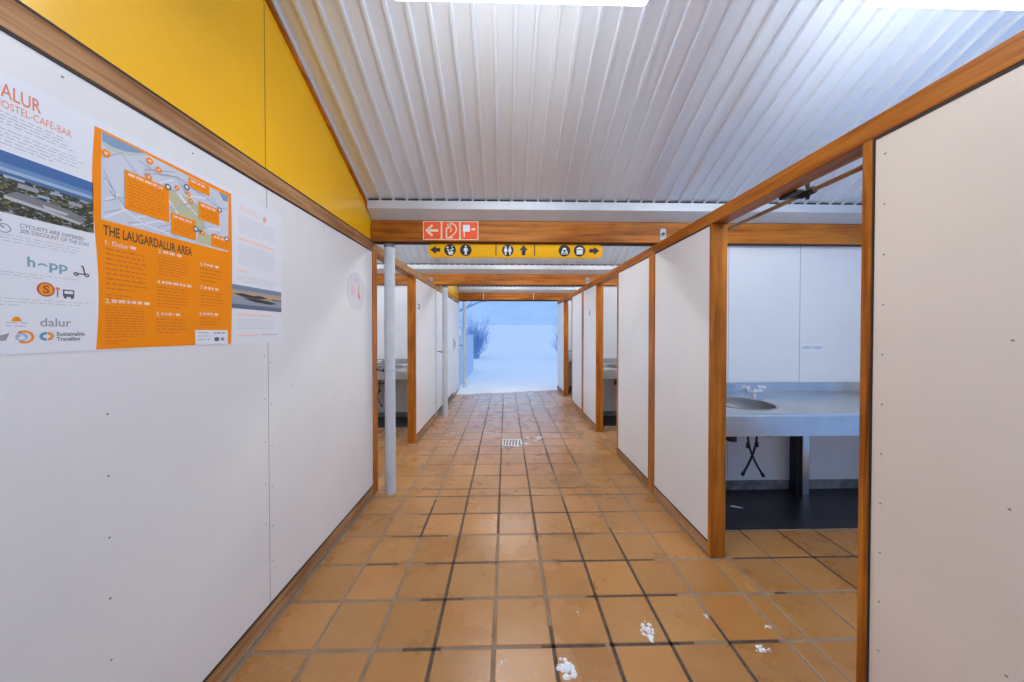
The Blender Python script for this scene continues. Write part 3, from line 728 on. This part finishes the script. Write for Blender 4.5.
    g = MB(); text(g, pl, 'h', .732, .744, 1.466, 1.487, teal, L[1], bold=.025); ring(g, pl, .755, 1.468, .0055, .009, teal, L[1], 12, .4, 2.75); text(g, pl, 'pp', .766, .797, 1.466, 1.487, teal, L[1], bold=.025); g.build('scooter_wordmark', r, fixn=False)
    g = MB(); ring(g, pl, .812, 1.463, .002, .005, dgrey, L[1], 10); ring(g, pl, .832, 1.463, .002, .005, dgrey, L[1], 10); stroke(g, pl, [(.812, 1.464), (.828, 1.465), (.825, 1.484), (.821, 1.484)], .003, dgrey, L[2]); g.build('scooter_icon', r, fixn=False)
    g = MB(); disc(g, pl, .760, 1.418, .0165, mat('emblem_red', (.55, .06, .02), .5), L[1], 24, .0145); disc(g, pl, .760, 1.418, .0135, mat('emblem_yellow', (.85, .36, .02), .5), L[2], 24, .0115); text(g, pl, 'S', .7545, .7655, 1.410, 1.427, mat('emblem_letter', (.55, .06, .02), .5), L[3], bold=.03); g.build('round_emblem', r, fixn=False)
    g = MB(); rect(g, pl, .788, .808, 1.405, 1.422, dgrey, L[1]); rect(g, pl, .7905, .8055, 1.412, 1.419, W, L[2]); disc(g, pl, .792, 1.403, .003, dgrey, L[2], 8); disc(g, pl, .804, 1.403, .003, dgrey, L[2], 8); rect(g, pl, .778, .780, 1.402, 1.423, dgrey, L[1]); disc(g, pl, .779, 1.422, .004, coral, L[2], 10); g.build('bus_icon', r, fixn=False)
    g = MB(); text(g, pl, 'dalur', .750, .802, 1.333, 1.352, grey, L[1], bold=.012); g.build('hostel_wordmark', r, fixn=False)
    g = MB(); ring(g, pl, .715, 1.347, .0, .006, OR, L[1], 10, 0, math.pi); rect(g, pl, .708, .722, 1.343, 1.347, OR, L[1]); para(g, pl, .700, .732, 1.327, 1.341, 2, fine, L[1], .9, .4); g.build('sunrise_logo', r, fixn=False)
    g = MB(); ring(g, pl, .726, 1.309, .010, .0145, OR, L[1], 18, -2.2, 2.4); disc(g, pl, .722, 1.309, .0095, mat('logo_blue_grey', (.40, .50, .66), .5), L[1], 16); poly(g, pl, [(.716, 1.304), (.728, 1.304), (.722, 1.315)], W, L[2]); g.build('hostel_logo', r, fixn=False)
    g = MB(); ring(g, pl, .762, 1.310, .004, .010, mat('logo_orange', (.85, .30, .04), .5), L[1], 18, -1.6, 1.6); ring(g, pl, .758, 1.310, .004, .010, mat('logo_blue', (.14, .32, .50), .5), L[2], 18, 1.2, 5.0); g.build('knot_logo', r, fixn=False)
    g = MB(); text(g, pl, 'Sustainable', .776, .826, 1.311, 1.320, dgrey, L[1], bold=.02); text(g, pl, 'Travelling', .776, .818, 1.299, 1.308, dgrey, L[1], bold=.02); g.build('logo_caption', r, fixn=False)
    g = MB(); poly(g, pl, [(.668, 1.300), (.70, 1.302), (.705, 1.318), (.69, 1.312), (.68, 1.318)], grey, L[1]); g.build('grey_logo', r, fixn=False)
    # right column
    g = MB(); para(g, pl, 1.299, 1.40, 1.800, 1.824, 2, pale, L[1], 1, .6); g.build('right_heading', r, fixn=False)
    g = MB(); disc(g, pl, 1.43, 1.812, .013, mat('print_peach', (.90, .45, .28), .5), L[1], 12, .010); g.build('flame_icon', r, fixn=False)
    for a_ in ((1.293, 1.50, 1.712, 1.785, 9, fine, L[1], .5, .26), (1.288, 1.50, 1.585, 1.672, 10, fine, L[1], .9, .26), (1.284, 1.50, 1.515, 1.545, 4, fine, L[1], .9, .26), (1.282, 1.50, 1.325, 1.372, 5, fine, L[1], .9, .26)): block(*a_)
    for v, w in ((1.685, .20), (1.557, .06), (1.383, .18), (1.298, .11)):
        g = MB(); para(g, pl, 1.285, 1.285 + w, v, v + .012, 1, pale, L[1], 1, .75); g.build('right_subheading', r, fixn=False)
    g = MB(); para(g, pl, 1.41, 1.5, 1.298, 1.31, 1, fine, L[1], 1, .4); g.build('text_block', r, fixn=False)
    g = MB(); u0, u1 = 1.258, 1.530
    b1, b2, b3, w1, w2 = (mat('print_dusk_%d' % i, c, .5) for i, c in enumerate(((.20, .26, .36), (.42, .36, .33), (.62, .36, .16), (.30, .34, .42), (.12, .16, .23))))
    isl = mat('print_island', (.045, .04, .03), .5)
    for v0, v1, m_ in ((1.487, 1.506, b1), (1.476, 1.487, b2), (1.462, 1.476, b3), (1.446, 1.462, w1), (1.430, 1.446, w1), (1.412, 1.430, w2)): rect(g, pl, u0, u1, v0, v1, m_, L[1])
    poly(g, pl, [(1.262, 1.470), (1.31, 1.475), (1.36, 1.470), (1.40, 1.474), (1.45, 1.466), (1.40, 1.460), (1.33, 1.458)], isl, L[2])
    poly(g, pl, [(1.31, 1.455), (1.37, 1.459), (1.44, 1.456), (1.50, 1.448), (1.46, 1.441), (1.38, 1.444)], isl, L[2])
    poly(g, pl, [(1.46, 1.466), (1.53, 1.465), (1.53, 1.461), (1.47, 1.462)], isl, L[2])
    g.build('island_picture', r, fixn=False)
poster()

# ------------------------------------------------------------------ stickers and little fittings
def sticker():
    S = 1.0689; pl = on_left(-S); kq = S / 1.064; u, v = 2.295 * kq, H + (1.609 - H) * kq
    mb = MB(); mb.tube([(-S, u, v), (-S + .0015, u, v)], .133, mat('faded_sticker', (0.70, 0.70, 0.75), .45), 36)
    r = tag(mb.build('sticker', loc=(-S, u, v)), 'faded round sticker with yellow and red marks on the left wall', 'sticker')
    g = MB(); pk = mat('faded_pink', (.78, .55, .66), .5); lv = mat('faded_lilac', (.66, .57, .76), .5); yl = mat('faded_yellow', (.78, .60, .20), .5); rd = mat('faded_red', (.80, .17, .12), .5); gy = mat('faded_outline', (.32, .32, .36), .5)
    D = .0019
    poly(g, pl, [(u - .09, v - .02), (u - .04, v - .05), (u - .02, v + .0), (u - .06, v + .05)], pk, D); poly(g, pl, [(u - .03, v + .07), (u + .01, v + .11), (u + .04, v + .06)], lv, D)
    poly(g, pl, [(u + .015, v + .018), (u + .03, v + .058), (u + .045, v + .018), (u + .04, v - .004), (u + .02, v - .004)], yl, D); poly(g, pl, [(u + .022, v - .006), (u + .042, v - .006), (u + .05, v - .045), (u + .036, v - .062), (u + .024, v - .045)], rd, D)
    poly(g, pl, [(u + .05, v - .05), (u + .085, v - .02), (u + .07, v - .07)], pk, D); poly(g, pl, [(u + .028, v - .062), (u + .040, v - .062), (u + .034, v - .088)], yl, D)
    stroke(g, pl, [(u + .035, v + .058), (u + .048, v + .02)], .004, gy, D + .0002)
    g.build('sticker_print', r, fixn=False)
sticker()
def drop():
    pl = on_right(XR + REC); u, v = -4.485, 1.605; mb = MB()
    def outline(s): return [(u + s * .048 * math.sin(t) * (0.5 - 0.5 * math.cos(t)) * 1.2, v + s * .078 * math.cos(t)) for t in [2 * math.pi * i / 24 for i in range(24)]]
    y0 = -u; mb.prism([(-a, b) for a, b in outline(1.0)], 0, XR + REC, XR + REC - .0015, M['white'])
    r = tag(mb.build('sticker', loc=(XR + REC, y0, v)), 'blue water drop sticker on the right wall before the beam', 'sticker')
    g = MB(); poly(g, pl, outline(.82), mat('drop_blue', (.12, .30, .50), .5), .0019); g.build('drop_print', r, fixn=False)
drop()
mb = MB(); x = XL - REC; y = 3.90
mb.tube([(x, y, 1.655), (x + .016, y, 1.652), (x + .02, y, 1.635), (x + .02, y, 1.617), (x + .016, y, 1.60), (x, y, 1.597)], .006, M['greyplastic'], 8)
tag(mb.build('grab_handle', loc=(x, y, 1.6), smooth=True), 'small dark grab handle on the wall past the left opening', 'handle')
def notice():
    y = 2.60; x0, x1, z0, z1 = 2.468, 2.664, 1.163, 1.214
    mb = MB(); mb.box(x0, x1, y - .0015, y, z0, z1, M['paper'])
    o = tag(mb.build('notice', loc=((x0 + x1) / 2, y, z0)), 'small white paper notice on the wall above the steel counter', 'notice')
    g = MB(); text(g, on_front(y - .0015), 'KEEP CLEAN', x0 + .016, x1 - .016, z0 + .014, z1 - .016, mat('notice_ink', (.14, .17, .24), .6), .0004); g.build('lettering', o, fixn=False)
notice()
def conduit():
    x, z = 1.372, 1.953
    r = empty('copper_pipe', (x, 1.8, z), 'thin copper pipe running behind the top rail of the first doorway', 'pipe')
    mb = MB(); mb.tube([(x, .3, z), (x, 2.60, z)], .0105, M['copper'], 12); mb.build('pipe', r, smooth=True)
    mb = MB(); y = 1.42
    mb.tube([(x, y - .03, z), (x, y + .03, z)], .017, M['iron'], 10); mb.tube([(x, y, z - .03), (x, y, z + .045)], .008, M['iron'], 8)
    mb.tube([(x - .032, y, z + .006), (x + .032, y, z + .006)], .009, M['iron'], 8); mb.build('valve', r, smooth=True)
    mb = MB(); mb.box(XR + FR - .010, XR + FR + .022, 1.365, 1.455, 1.930, 1.944, M['iron'], .003); mb.box(XR + FR + .012, x, 1.44, 1.452, 1.936, z, M['iron']); mb.build('clip', r)
conduit()

# ------------------------------------------------------------------ steel counters with sinks
def counter(s, n, label, detail):
    xa, xb = (1.285, 3.28) if s > 0 else (-3.28, -1.16)
    yo = BAY * n; y0, y1 = 1.862 + yo, 2.586 + yo; zt = .820
    r = empty('steel_counter', ((xa + xb) / 2, (y0 + y1) / 2, 0), label, 'counter', 'steel washroom counters')
    cx, cy, R = s * 1.645, 2.19 + yo, 0.195
    # top with a round hole
    bm = bmesh.new(); rim = 0.028
    o = [bm.verts.new(p) for p in ((xa, y0 + rim, zt), (xb, y0 + rim, zt), (xb, y1 - .012, zt), (xa, y1 - .012, zt))]
    c = [bm.verts.new((cx + R * math.cos(2 * math.pi * i / 40), cy + R * math.sin(2 * math.pi * i / 40), zt)) for i in range(40)]
    ed = [bm.edges.new((o[i], o[(i + 1) % 4])) for i in range(4)] + [bm.edges.new((c[i], c[(i + 1) % 40])) for i in range(40)]
    bmesh.ops.triangle_fill(bm, use_beauty=True, use_dissolve=False, edges=ed)
    for f in list(bm.faces):
        q = f.calc_center_median()
        if math.hypot(q.x - cx, q.y - cy) < R * .9: bm.faces.remove(f)
    mb = MB(); mb.addbm(bm, M['steel'])
    # rolled front edge and apron
    mb.prism([(y0 + rim, zt), (y0 + rim * .8, zt + .005), (y0 + rim * .4, zt + .006), (y0 + .004, zt + .001), (y0, zt - .010), (y0, .693), (y0 + .012, .693), (y0 + .012, zt - .012), (y0 + rim, zt - .006)], 0, xa, xb, M['steel'])
    mb.build('worktop', r)
    mb = MB(); mb.prism([(y1 - .03, zt), (y1 - .014, zt + .008), (y1 - .010, zt + .079), (y1, zt + .079), (y1, zt - .02), (y1 - .03, zt - .02)], 0, xa, xb, M['steel']); mb.build('backsplash', r)
    mb = MB(); mb.lathe([(R + .014, zt + .0012), (R + .006, zt + .004), (R, zt), (R * .97, zt - .03), (R * .88, zt - .09), (R * .6, zt - .128), (R * .18, zt - .14), (.0, zt - .14)], cx, cy, M['bowl'], 40); mb.build('sink_bowl', r, smooth=True)
    mb = MB(); mb.lathe([(.0, zt - .141), (.04, zt - .141), (.04, zt - .17), (.026, zt - .18), (.026, .60), (.034, .60), (.034, .555), (.0, .55)], cx - s * .06, cy, M['rubber'], 16); mb.build('drain_trap', r, smooth=True)
    # tap
    fx, fy = s * 1.915, 2.405 + yo
    f = MB(); f.tube([(fx, fy, zt), (fx, fy, zt + .045)], [.018, .014], M['chrome'], 14); f.tube([(fx - .062, fy, zt + .04), (fx + .062, fy, zt + .04)], .013, M['chrome'], 12)
    f.tube([(fx, fy, zt + .042), (fx - s * .015, fy - .03, zt + .060), (fx - s * .05, fy - .075, zt + .058), (fx - s * .065, fy - .095, zt + .04)], [.012, .011, .010, .009], M['chrome'], 12)
    tap = f.build('tap', r, smooth=True)
    for e in (-1, 1):
        q = MB(); hx = fx + e * .062
        q.tube([(hx, fy, zt + .04), (hx, fy, zt + .062)], .011, M['chrome'], 10)
        q.tube([(hx - .026, fy, zt + .068), (hx + .026, fy, zt + .072)], [.010, .008], M['white'], 10); q.tube([(hx, fy - .026, zt + .070), (hx, fy + .026, zt + .070)], .009, M['white'], 10)
        q.build('tap_handle', tap, smooth=True)
    for hx, ex, dy in ((1.852, 1.962, 0), (1.938, 1.838, .02)):
        q = MB(); y = 2.38 + yo + dy
        pts = []
        for i in range(13):
            t = i / 12; zz = .81 - t * .575; w = max(0, (t - .50) / .50); bow = .012 * math.sin(w * math.pi)
            pts.append((s * (hx + (ex - hx) * (w ** 1.3) + bow * (1 if ex < hx else -1)), y, zz))
        q.tube(pts, .0075, M['rubber'], 8); q.tube([(s * hx, y, .47), (s * hx, y, .43)], .0115, M['rubber'], 8)
        a, b = Vector(pts[-2]), Vector(pts[-1]); q.tube([b, b + (b - a).normalized() * .03], .0115, M['rubber'], 8); q.build('water_hose', r, smooth=True)
    q = MB(); q.tube([(s * a, b + yo, z) for a, b, z in ((1.60, 2.2, .60), (1.72, 2.25, .585), (1.86, 2.31, .565), (1.98, 2.34, .538), (2.08, 2.37, .545), (2.2, 2.42, .60), (2.32, 2.50, .66))], .015, M['greyplastic'], 12); q.build('waste_hose', r, smooth=True)
    q = MB(); q.box(s * 2.347, s * 2.375, 2.50 + yo, 2.566 + yo, 0.004, zt - .02, M['iron'], .003); q.box(s * 2.375, s * 2.43, 2.475 + yo, 2.54 + yo, .004, zt - .02, M['steel'], .003); q.build('support_leg', r)
    if detail:
        q = MB(); q.tube([(2.62, 2.5, .62), (2.8, 2.45, .55), (3.0, 2.4, .56)], .015, M['greyplastic'], 12); q.build('waste_hose', r, smooth=True)
    return r
counter(1, 0, 'long steel washroom counter with round sink through the first right doorway', True)
counter(1, 1, 'steel counter glimpsed through the second doorway on the right', False)
counter(1, 2, 'sliver of pale counter in the furthest right doorway', False)
counter(-1, 1, 'steel counter glimpsed behind the grey pipe through the left opening', False)

# ------------------------------------------------------------------ floor drain, scraps of snow
def drain():
    cx, cy = .075, 3.772; r = empty('floor_drain', (cx, cy, 0), 'square metal floor drain frosted white in the middle of the corridor', 'drain')
    mb = MB(); a, b = .118, .116
    for x0, x1, y0, y1 in ((cx - a, cx - a + .02, cy - b, cy + b), (cx + a - .02, cx + a, cy - b, cy + b), (cx - a, cx + a, cy - b, cy - b + .02), (cx - a, cx + a, cy + b - .02, cy + b)):
        mb.box(x0, x1, y0, y1, -.01, .004, mat('frosted_metal', (.70, .71, .74), .5), .0015)
    mb.box(cx - a, cx + a, cy - b, cy + b, -.03, -.012, M['rubber']); mb.build('frame', r)
    mb = MB()
    for i in range(5):
        x = cx - a + .030 + i * .036
        mb.prism([(x, cy - b + .02), (x + .013, cy - b + .02), (x + .027, cy + b - .02), (x + .014, cy + b - .02)], 2, -.008, .002, M['paper'])
    mb.build('grate', r, fixn=False)
drain()
def clump(x, y, sx, sy, h, label, seed):
    rnd = random.Random(seed); mb = MB()
    for i in range(int(6 + 320 * max(sx, sy) * (h > .004))):
        t = rnd.uniform(0, 6.28); q = rnd.uniform(0, 1) ** .6
        px, py = x + sx * q * math.cos(t), y + sy * q * math.sin(t); rr = rnd.uniform(.25, .55) * (min(sx, sy) if h > .004 else .012) * (1.1 - .5 * q); hh = h * rnd.uniform(.5, 1) * (1 - .6 * q)
        n = rnd.randint(5, 7); ph = rnd.uniform(0, 6)
        ringp = [(px + rr * rnd.uniform(.6, 1.3) * math.cos(ph + 6.283 * j / n), py + rr * rnd.uniform(.6, 1.3) * math.sin(ph + 6.283 * j / n), -.001) for j in range(n)]
        top = [(px + (a - px) * .5, py + (b - py) * .5, hh) for a, b, _ in ringp]
        for j in range(n): mb.face([ringp[j], ringp[(j + 1) % n], top[(j + 1) % n], top[j]], M['snowclump'])
        mb.face(top, M['snowclump'])
    return tag(mb.build('snow_clump', loc=(x, y, 0)), label, 'snow', 'bits of snow dropped on the tiles')
clump(.627, 1.375, .030, .044, .012, 'white clump of trodden snow lying between two dark joints', 1)
clump(.238, 1.225, .034, .050, .012, 'white clump of snow at the bottom edge of the floor', 2)
clump(1.067, 1.28, .034, .020, .008, 'flat streak of snow just before the near doorway', 3)
clump(.339, 1.47, .007, .017, .006, 'tiny white crumb of snow alone on a tile', 4)
clump(1.168, 1.38, .020, .009, .005, 'tiny smear of snow near the doorway joint', 5)
clump(.93, 1.44, .010, .014, .006, 'white crumb of snow at the end of a dark joint', 6)
clump(.11, 1.235, .05, .03, .003, 'thin scattering of snow crumbs beside the bottom clump', 8)
clump(-.02, 1.24, .02, .045, .003, 'thin trail of snow crumbs on a pale joint', 9)
mb = MB(); pts = [(1.69, 2.345), (1.72, 2.352), (1.765, 2.325), (1.772, 2.312), (1.74, 2.316), (1.70, 2.33)]
mb.prism(pts, 2, .0042, .0062, M['paper']); tag(mb.build('paper_scrap', loc=(1.73, 2.33, .0042)), 'scrap of white paper on the dark floor under the counter', 'paper')
rnd = random.Random(4); mb = MB()
def streak(x0, y0, x1, y1, w, n):
    for i in range(n):
        t = rnd.random(); px, py = x0 + (x1 - x0) * t + rnd.uniform(-w, w), y0 + (y1 - y0) * t + rnd.uniform(-w, w); a, b = rnd.uniform(.006, .020), rnd.uniform(.004, .010)
        mb.prism([(px - a, py), (px, py - b), (px + a, py), (px, py + b)], 2, -.001, .003, M['snowclump'])
streak(-.27, 4.14, -.07, 4.14, .006, 22); streak(-.05, 4.1, -.04, 3.9, .008, 10); streak(.22, 3.7, .44, 3.92, .02, 26); streak(.22, 3.9, .46, 3.95, .03, 14); streak(-.72, 4.14, -.62, 4.14, .01, 8); streak(-.04, 3.62, .2, 3.63, .012, 8)
o = mb.build('snow_dusting'); o['kind'] = 'stuff'; o['label'] = 'fine white snow dusting around the floor drain'; o['category'] = 'snow'

# ------------------------------------------------------------------ outdoors
from mathutils import noise as mnoise
def outdoors():
    mb = MB(); kk = mb.mi(M['snow'])
    xs = [-30, -20, -14, -10, -7, -5, -3.6, -2.6] + [-2.0 + .16 * i for i in range(26)] + [2.4, 3.2, 4.2, 6, 9, 13, 20, 30]
    ys = [6.3 + .1 * i for i in range(14)] + [7.8, 8.2, 8.8, 9.6, 10.6, 12, 13.5, 15, 17, 20, 24, 29, 35, 42]
    def z(x, y):
        n = mnoise.noise(Vector((x * 1.3, y * 1.1, 0))) ; n2 = mnoise.noise(Vector((x * 5, y * 5, 3)))
        yb = 6.74 + .21 * x + .12 * n2
        t = max(0.0, min(1.0, (y - yb) / .7)); e = -.006 + .045 * t * t * (3 - 2 * t) if abs(x) < 1.3 else (-.03 if y < 7.32 else .03)
        far = max(0.0, y - 12.0); hill = .085 * far * (1 - math.exp(-far / 6)) * .85
        return e + (.03 * n * min(1, max(0, (y - 7.3) / 2))) + hill + .012 * n2 * t * .4
    for y in ys:
        for x in xs: mb.v.append((x, y, z(x, y)))
    W = len(xs)
    for i in range(len(ys) - 1):
        for j in range(W - 1):
            if ys[i + 1] < 7.32 and not (-1.05 <= xs[j] and xs[j + 1] <= 1.21): continue
            mb.f.append([i * W + j, i * W + j + 1, (i + 1) * W + j + 1, (i + 1) * W + j]); mb.m.append(kk)
    struct(mb.build('ground', smooth=True), 'smooth snow drifting in at the exit and rising away outside')
    # wooded slope in haze far beyond
    mb = MB(); kk = mb.mi(M['hazehill']); NX, NY = 60, 10
    for i in range(NY + 1):
        for j in range(NX + 1):
            x = -70 + 140 * j / NX; t = i / NY; y = 42 + 26 * t
            mb.v.append((x, y, 2.0 + 15 * t ** .9 + 1.3 * mnoise.noise(Vector((x * .25, y * .25, 1))) * t))
    for i in range(NY):
        for j in range(NX):
            a = i * (NX + 1) + j; mb.f.append([a, a + 1, a + NX + 2, a + NX + 1]); mb.m.append(kk)
    struct(mb.build('hill', smooth=True), 'pale blue wooded slope in snowy haze')
    # board fence outside on the left
    r = empty('board_fence', (-1.09, 9.0, 0), 'blue-grey board fence just outside the exit on the left', 'fence')
    mb = MB(); y = 7.42; random.seed(5)
    while y < 10.6:
        mb.box(-1.10, -1.08, y, y + .125, -.05, 1.22 + random.uniform(-.01, .01), M['fence'], .003); y += .13
    mb.build('boards', r)
    for z0 in (.35, 1.0):
        mb = MB(); mb.box(-1.14, -1.10, 7.42, 10.6, z0, z0 + .08, M['fence'], .003); mb.build('fence_rail', r)
    for yy in (7.46, 9.0, 10.55):
        mb = MB(); mb.box(-1.20, -1.14, yy - .04, yy + .04, -.05, 1.25, M['fence'], .003); mb.build('fence_post', r)
    def shrub(x, y, z0, h, w, n, label, seed):
        rnd = random.Random(seed); mb = MB()
        def grow(p, d, l, rad, dep):
            pts = [p]; q = Vector(p); dd = Vector(d)
            for i in range(4):
                dd = (dd + Vector((rnd.uniform(-.22, .22), rnd.uniform(-.22, .22), rnd.uniform(-.05, .16)))).normalized(); q = q + dd * l / 4; pts.append(q.copy())
            mb.tube(pts, [rad * (1 - .2 * i) for i in range(5)], M['twig'], 4, False)
            if dep:
                for i in range(rnd.randint(4, 5)):
                    a = pts[rnd.randint(1, 4)]; nd_ = (dd + Vector((rnd.uniform(-.8, .8), rnd.uniform(-.8, .8), rnd.uniform(0, .5)))).normalized(); grow(a, nd_, l * rnd.uniform(.45, .7), rad * .6, dep - 1)
        for i in range(n):
            t = rnd.uniform(0, 6.28); q = rnd.uniform(0, 1)
            grow(Vector((x + .12 * w * q * math.cos(t), y + .12 * w * q * math.sin(t), z0 - .05)), Vector((w * .5 * q * math.cos(t) / h, w * .5 * q * math.sin(t) / h, 1)).normalized(), h * rnd.uniform(.45, .78), .017, 2)
        return tag(mb.build('bush', loc=(x, y, z0)), label, 'bush')
    shrub(-1.36, 14.5, .10, 1.6, 0.9, 40, 'bare frosted bush outside, beyond the board fence', 3)
    shrub(2.62, 14.5, .10, 1.3, .8, 18, 'bare frosted bush outside, half hidden by the right exit wall', 6)
    # bare tree behind the fence whose bough reaches into the exit opening
    r = empty('bare_tree', (-2.6, 10.0, 0), 'bare tree outside whose dark bough droops over the exit', 'tree')
    mb = MB(); mb.tube([(-2.6, 10, -.1), (-2.58, 10, 1.2), (-2.52, 10, 2.4), (-2.6, 10.05, 4.2)], [.13, .11, .09, .04], M['twig'], 10); mb.build('trunk', r, smooth=True)
    mb = MB(); mb.tube([(-2.53, 10, 1.6), (-2.0, 10, 1.78), (-1.55, 10, 1.93), (-1.2, 10, 2.08), (-1.0, 10, 2.17), (-.85, 10, 2.24), (-.6, 10, 2.27)], [.05, .045, .04, .035, .03, .022, .012], M['twig'], 8)
    mb.tube([(-1.2, 10, 2.08), (-1.1, 9.95, 2.2), (-.95, 9.95, 2.35)], [.02, .015, .008], M['twig'], 6); mb.build('bough', r, smooth=True)
    mb = MB(); mb.tube([(-2.55, 10, 2.2), (-3.0, 10.2, 2.9), (-3.3, 10.3, 3.6)], [.05, .035, .012], M['twig'], 8); mb.build('bough', r, smooth=True)
outdoors()

# ------------------------------------------------------------------ sky
w = bpy.data.worlds.new('sky'); bpy.context.scene.world = w; w.use_nodes = True; t = w.node_tree; t.nodes.clear()
tc = t.nodes.new('ShaderNodeTexCoord'); sp = t.nodes.new('ShaderNodeSeparateXYZ'); t.links.new(tc.outputs['Generated'], sp.inputs[0])
rp = t.nodes.new('ShaderNodeValToRGB'); t.links.new(sp.outputs['Z'], rp.inputs['Fac']); e = rp.color_ramp.elements
e[0].position = 0.0; e[0].color = (.30, .50, .92, 1); e[1].position = 0.55; e[1].color = (.52, .74, 1.15, 1)
bg = t.nodes.new('ShaderNodeBackground'); bg.inputs['Strength'].default_value = 1.0; t.links.new(rp.outputs[0], bg.inputs[0])
ow = t.nodes.new('ShaderNodeOutputWorld'); t.links.new(bg.outputs[0], ow.inputs[0])

vs = bpy.context.scene.view_settings
vs.view_transform = 'Standard'; vs.look = 'None'; vs.gamma = 1.0; vs.exposure = 0.0; vs.use_curve_mapping = False
